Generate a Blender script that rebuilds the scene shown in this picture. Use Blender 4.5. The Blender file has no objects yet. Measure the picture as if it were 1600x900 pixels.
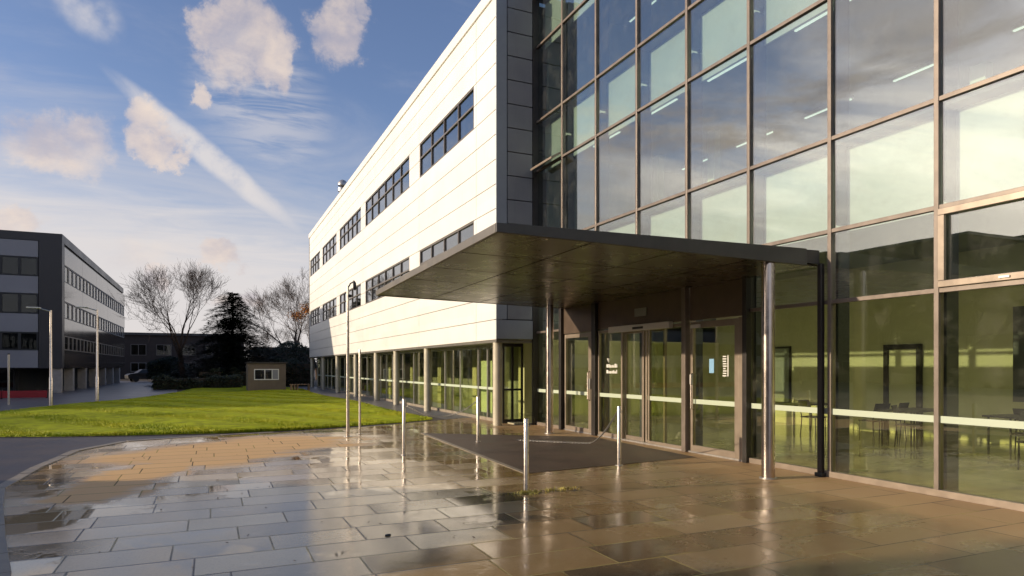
import bpy, bmesh, math, random
from mathutils import Vector, Matrix
R_ = math.radians
rnd = random.Random(11)
SC = bpy.context.scene
COL = SC.collection

# ------------------------------------------------------------------ camera
CAMZ = 1.7
ALPHA = math.atan(470/1040)
FX, FY = math.sin(ALPHA), math.cos(ALPHA)
RX, RY = math.cos(ALPHA), -math.sin(ALPHA)
cam = bpy.data.cameras.new('camera'); camo = bpy.data.objects.new('camera', cam); COL.objects.link(camo)
cam.sensor_width = 36; cam.lens = 23.4; cam.shift_y = 123/1600
cam.clip_end = 3000; cam.clip_start = 0.05
camo.location = (0, 0, CAMZ); camo.rotation_euler = (R_(90), 0, -ALPHA)
SC.camera = camo

def pdir(px, py):
    u = (px-800)/1040; v = (573-py)/1040
    return Vector((FX+RX*u, FY+RY*u, v)).normalized()

# ------------------------------------------------------------------ sun
SUN_EL, SUN_AZ = 14.5, 12.0      # azimuth: degrees from -X towards +Y
sv = Vector((-math.cos(R_(SUN_EL))*math.cos(R_(SUN_AZ)), math.cos(R_(SUN_EL))*math.sin(R_(SUN_AZ)), math.sin(R_(SUN_EL))))
sl = bpy.data.lights.new('sun', 'SUN'); sl.energy = 5.0; sl.angle = R_(0.6); sl.color = (1.0, 0.83, 0.61)
so = bpy.data.objects.new('sun', sl); COL.objects.link(so)
so.rotation_euler = sv.to_track_quat('Z', 'Y').to_euler()
SC.view_settings.view_transform = 'Standard'; SC.view_settings.look = 'None'
SC.view_settings.exposure = 0.0; SC.view_settings.gamma = 1; SC.view_settings.use_curve_mapping = False
SC.cycles.max_bounces = 10; SC.cycles.transparent_max_bounces = 24
SC.cycles.caustics_reflective = False; SC.cycles.caustics_refractive = False
SC.cycles.sample_clamp_indirect = 6

# ------------------------------------------------------------------ node helpers
class NT:
    def __init__(s, tree): s.t = tree; s.n = tree.nodes; s.l = tree.links
    def new(s, typ, **kw):
        n = s.n.new(typ)
        for k, v in kw.items(): setattr(n, k, v)
        return n
    def put(s, sock, v):
        if isinstance(v, bpy.types.NodeSocket): s.l.new(v, sock)
        elif v is not None:
            if isinstance(v, (tuple, list, Vector)):
                v = tuple(v)
                if sock.type == 'RGBA' and len(v) == 3: v = v+(1,)
            sock.default_value = v
    def m(s, op, a, b=None, c=None, clamp=False):
        n = s.new('ShaderNodeMath', operation=op); n.use_clamp = clamp
        s.put(n.inputs[0], a); s.put(n.inputs[1], b); s.put(n.inputs[2], c)
        return n.outputs[0]
    def v(s, op, a, b=None, out=0):
        n = s.new('ShaderNodeVectorMath', operation=op)
        s.put(n.inputs[0], a)
        if op == 'SCALE': s.put(n.inputs[3], b)
        else: s.put(n.inputs[1], b)
        return n.outputs[1] if op in ('DOT_PRODUCT', 'LENGTH') else n.outputs[0]
    def mix(s, f, a, b, blend='MIX'):
        n = s.new('ShaderNodeMix', data_type='RGBA', blend_type=blend)
        s.put(n.inputs[0], f); s.put(n.inputs[6], a); s.put(n.inputs[7], b)
        return n.outputs[2]
    def noise(s, vec, scale, detail=4, rough=0.5, dist=0, color=False):
        n = s.new('ShaderNodeTexNoise'); s.put(n.inputs['Vector'], vec)
        n.inputs['Scale'].default_value = scale; n.inputs['Detail'].default_value = detail
        n.inputs['Roughness'].default_value = rough; n.inputs['Distortion'].default_value = dist
        return n.outputs['Color' if color else 0]
    def ss(s, x, a, b, lo=0.0, hi=1.0):     # smoothstep
        n = s.new('ShaderNodeMapRange', interpolation_type='SMOOTHSTEP')
        s.put(n.inputs[0], x); n.inputs[1].default_value = a; n.inputs[2].default_value = b
        n.inputs[3].default_value = lo; n.inputs[4].default_value = hi
        return n.outputs[0]
    def lin(s, x, a, b, lo=0.0, hi=1.0):
        n = s.new('ShaderNodeMapRange'); s.put(n.inputs[0], x)
        n.inputs[1].default_value = a; n.inputs[2].default_value = b
        n.inputs[3].default_value = lo; n.inputs[4].default_value = hi
        return n.outputs[0]
    def xyz(s, v):
        n = s.new('ShaderNodeSeparateXYZ'); s.put(n.inputs[0], v); return n.outputs
    def comb(s, x, y, z=0.0):
        n = s.new('ShaderNodeCombineXYZ'); s.put(n.inputs[0], x); s.put(n.inputs[1], y); s.put(n.inputs[2], z)
        return n.outputs[0]
    def bump(s, h, strength=0.2, dist=0.01, normal=None):
        n = s.new('ShaderNodeBump'); n.inputs['Strength'].default_value = strength
        n.inputs['Distance'].default_value = dist; s.put(n.inputs['Height'], h)
        if normal is not None: s.put(n.inputs['Normal'], normal)
        return n.outputs[0]

# ------------------------------------------------------------------ world: sky and clouds
W = bpy.data.worlds.new('World'); SC.world = W; W.use_nodes = True
wn = NT(W.node_tree); W.node_tree.nodes.clear()
sky = wn.new('ShaderNodeTexSky', sky_type='NISHITA'); sky.sun_disc = False
sky.sun_elevation = R_(SUN_EL); sky.sun_rotation = math.atan2(sv.x, sv.y)
sky.air_density = 1.0; sky.dust_density = 0.6; sky.ozone_density = 2.2
dirv = wn.new('ShaderNodeTexCoord').outputs['Generated']
dz = wn.xyz(dirv)
base = wn.mix(1.0, sky.outputs[0], (1.48, 1.34, 1.50), 'MULTIPLY')
WS = 0.11
def cc(r, g, b): return (r/WS, g/WS, b/WS)
# warped direction
nz = wn.noise(dirv, 5.0, 8, 0.62, 0.4, True)
warp = wn.v('SCALE', wn.v('SUBTRACT', nz, (0.5, 0.5, 0.5)), 0.12)
nz2 = wn.noise(dirv, 13.0, 9, 0.66, 0, True)
warp2 = wn.v('SCALE', wn.v('SUBTRACT', nz2, (0.5, 0.5, 0.5)), 0.085)
dw = wn.v('ADD', wn.v('ADD', dirv, warp), warp2)
dw0 = wn.v('ADD', dirv, wn.v('SCALE', wn.v('SUBTRACT', nz2, (0.5, 0.5, 0.5)), 0.015))
def blob(x0, y0, x1, y1, w, soft=1.0, src=None, dens=1.0):
    """cloud whose long axis runs between two sky directions"""
    a, b = pdir(x0, y0), pdir(x1, y1)
    c = (a+b).normalized(); u = (b-a); L = max(u.length/2, 1e-3); u.normalize(); v = c.cross(u).normalized()
    d = src if src is not None else dw
    rel = wn.v('SUBTRACT', d, c)
    pu = wn.m('DIVIDE', wn.v('DOT_PRODUCT', rel, u), L)
    pv = wn.m('DIVIDE', wn.v('DOT_PRODUCT', rel, v), w)
    r = wn.m('ADD', wn.m('MULTIPLY', pu, pu), wn.m('MULTIPLY', pv, pv))
    front = wn.m('GREATER_THAN', wn.v('DOT_PRODUCT', dirv, c), 0.2)
    return wn.m('MULTIPLY', wn.m('MULTIPLY', wn.ss(r, 1.0+soft*1.6, 1.0-soft), front), dens)
def mx(*ms):
    r = ms[0]
    for q in ms[1:]: r = wn.m('MAXIMUM', r, q)
    return r
# planar high-cloud coordinates
inv = wn.m('DIVIDE', 1.0, wn.m('ADD', wn.m('MAXIMUM', dz[2], 0.0), 0.12))
pl = wn.comb(wn.m('MULTIPLY', dz[0], inv), wn.m('MULTIPLY', dz[1], inv), 0.0)
mp = wn.new('ShaderNodeMapping'); wn.put(mp.inputs[0], pl); mp.inputs['Rotation'].default_value = (0, 0, R_(-38)); mp.inputs['Scale'].default_value = (0.45, 1.0, 1)
cir = wn.noise(mp.outputs[0], 1.6, 9, 0.62, 0.8)
# thin cirrus veil, thick low in the sky and towards the sun
toSun = wn.v('DOT_PRODUCT', dirv, Vector((sv.x, sv.y, 0)).normalized())
lowmask = wn.ss(dz[2], 0.40, 0.06)
sunmask = wn.ss(toSun, 0.52, 0.95)
veil_bias = wn.m('ADD', wn.m('MULTIPLY', lowmask, 0.34), wn.m('MULTIPLY', sunmask, 0.26))
veil = wn.ss(wn.m('ADD', cir, veil_bias), 0.52, 1.02)
veil = wn.m('MULTIPLY', veil, 0.90)
horizon = wn.ss(wn.m('ADD', dz[2], wn.m('MULTIPLY', wn.m('SUBTRACT', cir, 0.5), 0.35)), 0.36, 0.08, 0.0, 0.80)
veilcol = wn.mix(sunmask, cc(0.62, 0.61, 0.65), cc(2.9, 2.6, 2.3))
c1 = wn.mix(wn.m('MAXIMUM', veil, horizon), base, veilcol)
cun = wn.noise(dirv, 13.0, 9, 0.62, 0.6)
# thin streaks and contrail
trail = wn.m('MULTIPLY', blob(215, 150, 440, 338, 0.0125, 0.8, dw0, 0.85), wn.ss(cun, 0.30, 0.62))
rip1 = wn.m('MULTIPLY', blob(330, 90, 480, 215, 0.055, 1.0, dw0, 0.5), wn.ss(wn.noise(mp.outputs[0], 7, 5, 0.6, 1.5), 0.35, 0.65))
rip2 = wn.m('MULTIPLY', blob(95, -20, 175, 50, 0.02, 1.0, dw0, 0.6), wn.ss(wn.noise(dirv, 30, 4), 0.3, 0.7))
pa, pb = pdir(-60, 232), pdir(520, 372); pn = pb.cross(pa).normalized()
if pn.z > 0: pn = -pn
hv = wn.m('ADD', wn.v('DOT_PRODUCT', dirv, pn), wn.m('MULTIPLY', wn.m('SUBTRACT', wn.noise(mp.outputs[0], 3.0, 8, 0.62, 1.2), 0.5), 0.17))
lowveil = wn.m('MULTIPLY', wn.m('MULTIPLY', wn.ss(hv, -0.035, 0.085), wn.ss(wn.v('DOT_PRODUCT', dirv, pdir(200, 400)), 0.35, 0.8)), 0.80)
c2 = wn.mix(mx(trail, rip1, rip2, lowveil), c1, cc(0.78, 0.73, 0.71))
# cumulus
cu = mx(blob(340, 25, 440, 100, 0.050, 0.85), blob(310, 25, 380, 45, 0.022, 0.9), blob(420, 90, 470, 110, 0.028, 0.9),
        blob(500, 60, 575, 80, 0.034, 0.8), blob(560, 45, 590, 25, 0.012, 1.0, None, 0.7),
        blob(0, 215, 165, 225, 0.038, 0.85), blob(75, 175, 110, 215, 0.022, 0.8),
        blob(215, 235, 275, 220, 0.018, 0.8), blob(225, 165, 262, 215, 0.022, 0.9), blob(300, 130, 330, 138, 0.015, 0.9),
        blob(232, 430, 275, 432, 0.018, 0.8), blob(330, 398, 392, 402, 0.014, 0.9), blob(160, 410, 330, 395, 0.03, 1.0, None, 0.45),
        blob(-30, 350, 60, 356, 0.018, 0.9), blob(360, 468, 420, 476, 0.015, 0.9, None, 0.8))
cu = wn.m('MULTIPLY', wn.ss(wn.m('ADD', cu, wn.m('MULTIPLY', wn.m('SUBTRACT', cun, 0.50), 1.7)), -0.2, 1.5), wn.ss(cu, 0.0, 0.75))
cu = wn.m('MULTIPLY', cu, wn.ss(dz[2], -0.02, 0.02))
# clouds over the sun side (towards the sun side)
cum_n = wn.noise(wn.v('MULTIPLY', dirv, (1, 1, 2.4)), 3.2, 9, 0.6, 0.5)
side = wn.m('MULTIPLY', wn.ss(dz[0], -0.15, -0.45), wn.ss(dz[2], 0.55, 0.3))
cu2 = wn.m('MULTIPLY', wn.ss(cum_n, 0.50, 0.66), side)
shade = wn.noise(wn.v('MULTIPLY', dirv, (1, 1, 1.6)), 9.0, 7, 0.6)
cucol = wn.mix(wn.ss(shade, 0.38, 0.66), cc(0.90, 0.74, 0.62), cc(0.56, 0.50, 0.53))
c3 = wn.mix(wn.m('MULTIPLY', mx(cu, cu2), 0.86), c2, cucol)
bg = wn.new('ShaderNodeBackground'); wn.put(bg.inputs[0], c3); bg.inputs[1].default_value = WS
wo = wn.new('ShaderNodeOutputWorld'); wn.l.new(bg.outputs[0], wo.inputs[0])

# ------------------------------------------------------------------ object helpers
class MB:
    def __init__(s): s.v = []; s.f = []
    def add(s, vs, fs):
        o = len(s.v); s.v += [tuple(p) for p in vs]; s.f += [tuple(i+o for i in f) for f in fs]; return s
    def box(s, x0, x1, y0, y1, z0, z1):
        if x0 > x1: x0, x1 = x1, x0
        if y0 > y1: y0, y1 = y1, y0
        if z0 > z1: z0, z1 = z1, z0
        return s.add([(x0,y0,z0),(x1,y0,z0),(x1,y1,z0),(x0,y1,z0),(x0,y0,z1),(x1,y0,z1),(x1,y1,z1),(x0,y1,z1)],
              [(0,3,2,1),(4,5,6,7),(0,1,5,4),(1,2,6,5),(2,3,7,6),(3,0,4,7)])
    def prism(s, pts, z0, z1):
        n = len(pts)
        vs = [(x,y,z0) for x,y in pts]+[(x,y,z1) for x,y in pts]
        return s.add(vs, [tuple(range(n-1,-1,-1)), tuple(range(n,2*n))]+[(i,(i+1)%n,n+(i+1)%n,n+i) for i in range(n)])
    def tube(s, path, radii, seg=10, caps=True):
        if not isinstance(radii, (list, tuple)): radii = [radii]*len(path)
        path = [Vector(p) for p in path]; n = len(path); vs = []
        ref = None
        for i, p in enumerate(path):
            t = (path[min(i+1,n-1)]-path[max(i-1,0)])
            if t.length < 1e-9: t = Vector((0,0,1))
            t.normalize()
            if ref is None: ref = Vector((1,0,0)) if abs(t.x) < 0.8 else Vector((0,1,0))
            a = (ref - t*ref.dot(t)).normalized(); ref = a; b = t.cross(a)
            for k in range(seg):
                q = 2*math.pi*k/seg
                vs.append(p + (a*math.cos(q)+b*math.sin(q))*radii[i])
        fs = [(i*seg+k, i*seg+(k+1)%seg, (i+1)*seg+(k+1)%seg, (i+1)*seg+k) for i in range(n-1) for k in range(seg)]
        if caps: fs += [tuple(range(seg-1,-1,-1)), tuple((n-1)*seg+k for k in range(seg))]
        return s.add(vs, fs)
    def cyl(s, x, y, z0, z1, r, seg=24): return s.tube([(x,y,z0),(x,y,z1)], r, seg)
    def build(s, name, mat, parent=None, smooth=False, bevel=0, loc=None):
        me = bpy.data.meshes.new(name); me.from_pydata(s.v, [], s.f); me.update()
        if mat: me.materials.append(mat)
        if smooth:
            for p in me.polygons: p.use_smooth = True
            try: me.set_sharp_from_angle(angle=R_(35))
            except Exception: pass
        o = bpy.data.objects.new(name, me); COL.objects.link(o)
        if loc: o.location = loc
        if parent: o.parent = parent; 
        if parent and parent.type == 'EMPTY' and not getattr(parent, 'local_build', False):
            o.matrix_parent_inverse = parent.matrix_basis.inverted() if not LOCAL[0] else Matrix()
        if bevel:
            m = o.modifiers.new('bevel', 'BEVEL'); m.width = bevel; m.segments = 2; m.limit_method = 'ANGLE'
        return o
LOCAL = [False]     # True while a thing is built in its own coordinates
def tag(o, label=None, cat=None, group=None, kind=None):
    if label: o['label'] = label
    if cat: o['category'] = cat
    if group: o['group'] = group
    if kind: o['kind'] = kind
    return o
def empty(name, loc=(0,0,0), label=None, cat=None, group=None, rz=0):
    o = bpy.data.objects.new(name, None); COL.objects.link(o); o.location = loc; o.rotation_euler = (0,0,rz)
    o.empty_display_size = 0.2
    return tag(o, label, cat, group)
def copy_thing(root, loc, rz=0, label=None, scale=None):
    def rec(o, par):
        c = o.copy(); COL.objects.link(c); c.parent = par
        for ch in o.children: rec(ch, c)
        return c
    c = rec(root, None); c.location = loc; c.rotation_euler = (0,0,rz)
    if scale: c.scale = scale
    if label: c['label'] = label
    return c

# ------------------------------------------------------------------ materials
def pmat(name, col, rough=0.5, metal=0.0, spec=0.5, var=0.0, vscale=3.0, bump=0.0, bscale=60, dirt=0.0, coat=0.0):
    m = bpy.data.materials.new(name); m.use_nodes = True; t = NT(m.node_tree)
    b = m.node_tree.nodes['Principled BSDF']
    pos = t.new('ShaderNodeTexCoord').outputs['Object']
    b.inputs['Metallic'].default_value = metal; b.inputs['Specular IOR Level'].default_value = spec
    if coat: b.inputs['Coat Weight'].default_value = coat; b.inputs['Coat Roughness'].default_value = 0.08
    c = col+(1,) if len(col) == 3 else col
    n = t.noise(pos, vscale, 5, 0.6)
    if var: c = t.mix(t.ss(n, 0.3, 0.7), tuple(max(0, x*(1-var)) for x in col), tuple(min(1, x*(1+var)) for x in col))
    if dirt:
        mp = t.new('ShaderNodeMapping'); t.put(mp.inputs[0], pos); mp.inputs['Scale'].default_value = (4, 4, 0.35)
        dn = t.noise(mp.outputs[0], 2.2, 6, 0.65)
        c = t.mix(t.m('MULTIPLY', t.ss(dn, 0.5, 0.8), dirt), c, tuple(x*0.45 for x in col))
    t.put(b.inputs['Base Color'], c)
    t.put(b.inputs['Roughness'], t.lin(n, 0.3, 0.7, max(0.02, rough*0.85), min(1, rough*1.15)))
    if bump: t.put(b.inputs['Normal'], t.bump(t.noise(pos, bscale, 4, 0.6), bump, 0.004))
    return m

def panelvary(m, sy, sz, amt):
    t = NT(m.node_tree); b = m.node_tree.nodes['Principled BSDF']
    x, y, z = t.xyz(t.new('ShaderNodeTexCoord').outputs['Object'])
    w = t.new('ShaderNodeTexWhiteNoise', noise_dimensions='2D')
    t.put(w.inputs['Vector'], t.comb(t.m('FLOOR', t.m('DIVIDE', t.m('SUBTRACT', y, 0.65), sy)), t.m('FLOOR', t.m('DIVIDE', z, sz)), 0))
    k = t.lin(w.outputs['Value'], 0, 1, 1-amt, 1.0)
    src = b.inputs['Base Color'].links[0].from_socket
    n = t.new('ShaderNodeVectorMath', operation='SCALE'); t.l.new(src, n.inputs[0]); t.put(n.inputs[3], k)
    t.l.new(n.outputs[0], b.inputs['Base Color'])
def glassmat(name, tint, refl, rcol=(1,1,1), wob=0.02, fres=1.0, rough=0.0):
    m = bpy.data.materials.new(name); m.use_nodes = True; t = NT(m.node_tree); m.node_tree.nodes.clear()
    pos = t.new('ShaderNodeTexCoord').outputs['Object']
    nb = t.bump(t.noise(pos, 0.9, 2, 0.5), wob, 0.05)
    tr = t.new('ShaderNodeBsdfTransparent'); tr.inputs[0].default_value = tint+(1,)
    gl = t.new('ShaderNodeBsdfGlossy'); gl.inputs['Color'].default_value = rcol+(1,); gl.inputs['Roughness'].default_value = rough
    t.put(gl.inputs['Normal'], nb)
    geo = t.new('ShaderNodeNewGeometry')
    ci = t.m('ABSOLUTE', t.v('DOT_PRODUCT', geo.outputs['Incoming'], geo.outputs['Normal']))
    sch = t.m('ADD', 0.04, t.m('MULTIPLY', 0.96, t.m('POWER', t.m('SUBTRACT', 1.0, ci, clamp=True), 5.0)))
    fac = t.m('ADD', t.m('MULTIPLY', sch, fres), refl, clamp=True)
    # faint grime
    df = t.new('ShaderNodeBsdfDiffuse'); df.inputs[0].default_value = (0.5, 0.48, 0.42, 1)
    g = t.m('MULTIPLY', t.ss(t.noise(pos, 2.5, 7, 0.7), 0.45, 0.8), 0.05)
    mx1 = t.new('ShaderNodeMixShader'); t.put(mx1.inputs[0], fac); t.l.new(tr.outputs[0], mx1.inputs[1]); t.l.new(gl.outputs[0], mx1.inputs[2])
    mx2 = t.new('ShaderNodeMixShader'); t.put(mx2.inputs[0], g); t.l.new(mx1.outputs[0], mx2.inputs[1]); t.l.new(df.outputs[0], mx2.inputs[2])
    o = t.new('ShaderNodeOutputMaterial'); t.l.new(mx2.outputs[0], o.inputs[0])
    return m

def emat(name, col, s):
    m = bpy.data.materials.new(name); m.use_nodes = True; b = m.node_tree.nodes['Principled BSDF']
    b.inputs['Base Color'].default_value = col+(1,); b.inputs['Emission Color'].default_value = col+(1,)
    b.inputs['Emission Strength'].default_value = s; return m

M = {}
M['white_clad'] = pmat('white_cladding', (0.78, 0.76, 0.72), 0.38, var=0.03, vscale=0.8, dirt=0.16)
panelvary(M['white_clad'], 6.2, 0.66, 0.06)
M['grey_clad'] = pmat('grey_cladding', (0.27, 0.27, 0.28), 0.35, var=0.06, vscale=1.2, dirt=0.2)
M['trim_clad'] = pmat('corner_trim', (0.34, 0.36, 0.39), 0.35, var=0.04)
M['groove'] = pmat('joint_gasket', (0.46, 0.44, 0.42), 0.8)
M['groove_dark'] = pmat('dark_joint', (0.04, 0.04, 0.04), 0.8)
M['frame'] = pmat('bronze_frame', (0.215, 0.175, 0.145), 0.38, metal=0.35, var=0.08, vscale=5)
M['win_frame'] = pmat('window_frame', (0.15, 0.13, 0.115), 0.4, metal=0.2, var=0.08)
M['door_frame'] = pmat('door_frame', (0.34, 0.275, 0.215), 0.33, metal=0.45, var=0.06, vscale=5)
M['dark_frame'] = pmat('dark_steel', (0.035, 0.030, 0.028), 0.4, metal=0.3, var=0.15)
M['fin'] = pmat('inner_post', (0.05, 0.055, 0.065), 0.45, var=0.1)
M['header'] = pmat('header_panel', (0.16, 0.115, 0.085), 0.35, metal=0.5, var=0.08)
M['spandrel'] = pmat('spandrel_panel', (0.70, 0.76, 0.70), 0.5, var=0.05, vscale=1.5)
panelvary(M['spandrel'], 1.7, 3.64, 0.16)
M['soffit'] = pmat('soffit_metal', (0.10, 0.075, 0.042), 0.28, metal=0.75, var=0.05, vscale=1.5)
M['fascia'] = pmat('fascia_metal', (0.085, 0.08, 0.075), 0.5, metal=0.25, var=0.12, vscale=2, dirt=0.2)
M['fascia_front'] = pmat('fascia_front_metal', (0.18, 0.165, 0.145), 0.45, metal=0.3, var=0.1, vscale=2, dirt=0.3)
M['steel'] = pmat('brushed_steel', (0.58, 0.50, 0.44), 0.22, metal=1.0, var=0.08, vscale=6)
M['bsteel'] = pmat('bollard_steel', (0.62, 0.56, 0.50), 0.3, metal=1.0, var=0.1, vscale=12)
M['colpaint'] = pmat('column_paint', (0.52, 0.47, 0.36), 0.35, var=0.08, dirt=0.2)
M['galv'] = pmat('galvanised_steel', (0.5, 0.48, 0.45), 0.35, metal=0.7, var=0.1, vscale=10)
M['glass'] = glassmat('facade_glass', (0.84, 0.90, 0.86), 0.16, (1.0, 0.98, 0.95), 0.012, 1.2)
M['glass_low'] = glassmat('ground_glass', (0.90, 0.93, 0.76), 0.07, (1, 0.98, 0.92), 0.008, 1.0)
M['glass_win'] = glassmat('window_glass', (0.65, 0.7, 0.68), 0.15, (1, 1, 1), 0.02, 1.3)
M['glass_far'] = glassmat('far_window_glass', (0.45, 0.48, 0.46), 0.012, (1, 1, 1), 0.05, 0.8)
M['strip'] = pmat('frosted_film', (0.46, 0.52, 0.40), 0.6)
M['int_wall'] = pmat('plaster_wall', (0.64, 0.62, 0.42), 0.8, var=0.05, vscale=1)
M['int_wall_up'] = pmat('upper_wall', (0.36, 0.40, 0.38), 0.8, var=0.1, vscale=0.7)
M['int_ceil'] = pmat('ceiling_tiles', (0.30, 0.32, 0.28), 0.8, var=0.05)
M['int_floor'] = pmat('lobby_floor', (0.42, 0.39, 0.27), 0.10, var=0.15, vscale=2.0)
M['dark'] = pmat('dark_interior', (0.05, 0.05, 0.045), 0.8, var=0.3, vscale=0.8)
M['lamp'] = emat('tube_light', (0.88, 1.0, 0.85), 1.1)
M['lobby_fill'] = emat('lobby_fill', (1.0, 0.93, 0.75), 23.0)  # emitter for the hidden strips added to brighten the lobby
M['panel_lit'] = pmat('pale_panel', (0.75, 0.85, 0.65), 0.5)
M['black'] = pmat('black_plastic', (0.02, 0.02, 0.02), 0.45)
M['white'] = pmat('white_plastic', (0.75, 0.73, 0.68), 0.4)
M['bluepaper'] = pmat('blue_paper', (0.22, 0.42, 0.62), 0.6)
M['wood'] = pmat('wood_slats', (0.26, 0.16, 0.09), 0.7, var=0.3, vscale=6)
M['shedwall'] = pmat('shed_boards', (0.17, 0.13, 0.095), 0.8, var=0.12, vscale=2, dirt=0.3)
M['brick'] = pmat('dark_brick', (0.055, 0.042, 0.036), 0.85, var=0.2, vscale=1.5, bump=0.3, bscale=12)
M['blueclad'] = pmat('blue_grey_cladding', (0.25, 0.25, 0.275), 0.45, var=0.05, vscale=0.5)
M['darkclad'] = pmat('dark_cladding', (0.035, 0.032, 0.034), 0.38, var=0.15, vscale=0.4)
M['glossclad'] = pmat('gloss_cladding', (0.055, 0.046, 0.040), 0.12, var=0.15, vscale=0.4)
M['palecol'] = pmat('pale_concrete', (0.33, 0.31, 0.29), 0.7, var=0.1)
M['clay'] = pmat('old_frame', (0.16, 0.15, 0.14), 0.6)
M['red'] = pmat('red_paint', (0.30, 0.014, 0.02), 0.5, var=0.1)
M['bark'] = pmat('bark', (0.095, 0.062, 0.042), 0.9, var=0.3, vscale=5, bump=0.6, bscale=18)
M['stone'] = pmat('kerb_stone', (0.26, 0.22, 0.165), 0.5, var=0.2, vscale=4, bump=0.3, bscale=40)
M['asphalt'] = pmat('asphalt', (0.062, 0.048, 0.042), 0.48, var=0.25, vscale=1.2, bump=0.6, bscale=140)
M['apron'] = pmat('apron_surface', (0.075, 0.050, 0.034), 0.6, var=0.3, vscale=1.5, bump=0.7, bscale=120)
M['path'] = pmat('path_surface', (0.135, 0.125, 0.125), 0.4, var=0.15, vscale=0.8, bump=0.3, bscale=60)
M['soil'] = pmat('wet_soil', (0.05, 0.035, 0.02), 0.7, var=0.3, bump=0.5, bscale=30)
M['grassbase'] = pmat('turf', (0.29, 0.33, 0.012), 0.9, spec=0.1, var=0.3, vscale=2.5, bump=1.0, bscale=35)
M['rubber'] = pmat('rubber', (0.02, 0.02, 0.02), 0.8)

def leafmat(name, a, b, sc=0.8, trans=0.25):
    m = bpy.data.materials.new(name); m.use_nodes = True; t = NT(m.node_tree)
    p = m.node_tree.nodes['Principled BSDF']; pos = t.new('ShaderNodeTexCoord').outputs['Object']
    t.put(p.inputs['Base Color'], t.mix(t.ss(t.noise(pos, sc, 5, 0.7), 0.35, 0.65), a, b))
    p.inputs['Roughness'].default_value = 0.6; p.inputs['Specular IOR Level'].default_value = 0.3
    return m
M['blade'] = leafmat('grass_blades', (0.26, 0.33, 0.008), (0.48, 0.47, 0.022), 0.55)
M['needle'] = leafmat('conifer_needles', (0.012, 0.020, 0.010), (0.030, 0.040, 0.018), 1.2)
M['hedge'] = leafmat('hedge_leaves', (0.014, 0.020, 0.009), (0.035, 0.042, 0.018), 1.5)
M['weed'] = leafmat('weed_leaves', (0.34, 0.30, 0.06), (0.50, 0.42, 0.12), 20)
M['sunlit_roof'] = leafmat('sunlit_roof_orange', (0.62, 0.26, 0.05), (0.72, 0.36, 0.08), 3)  # orange of the sunlit roof glimpsed past the tree

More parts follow.
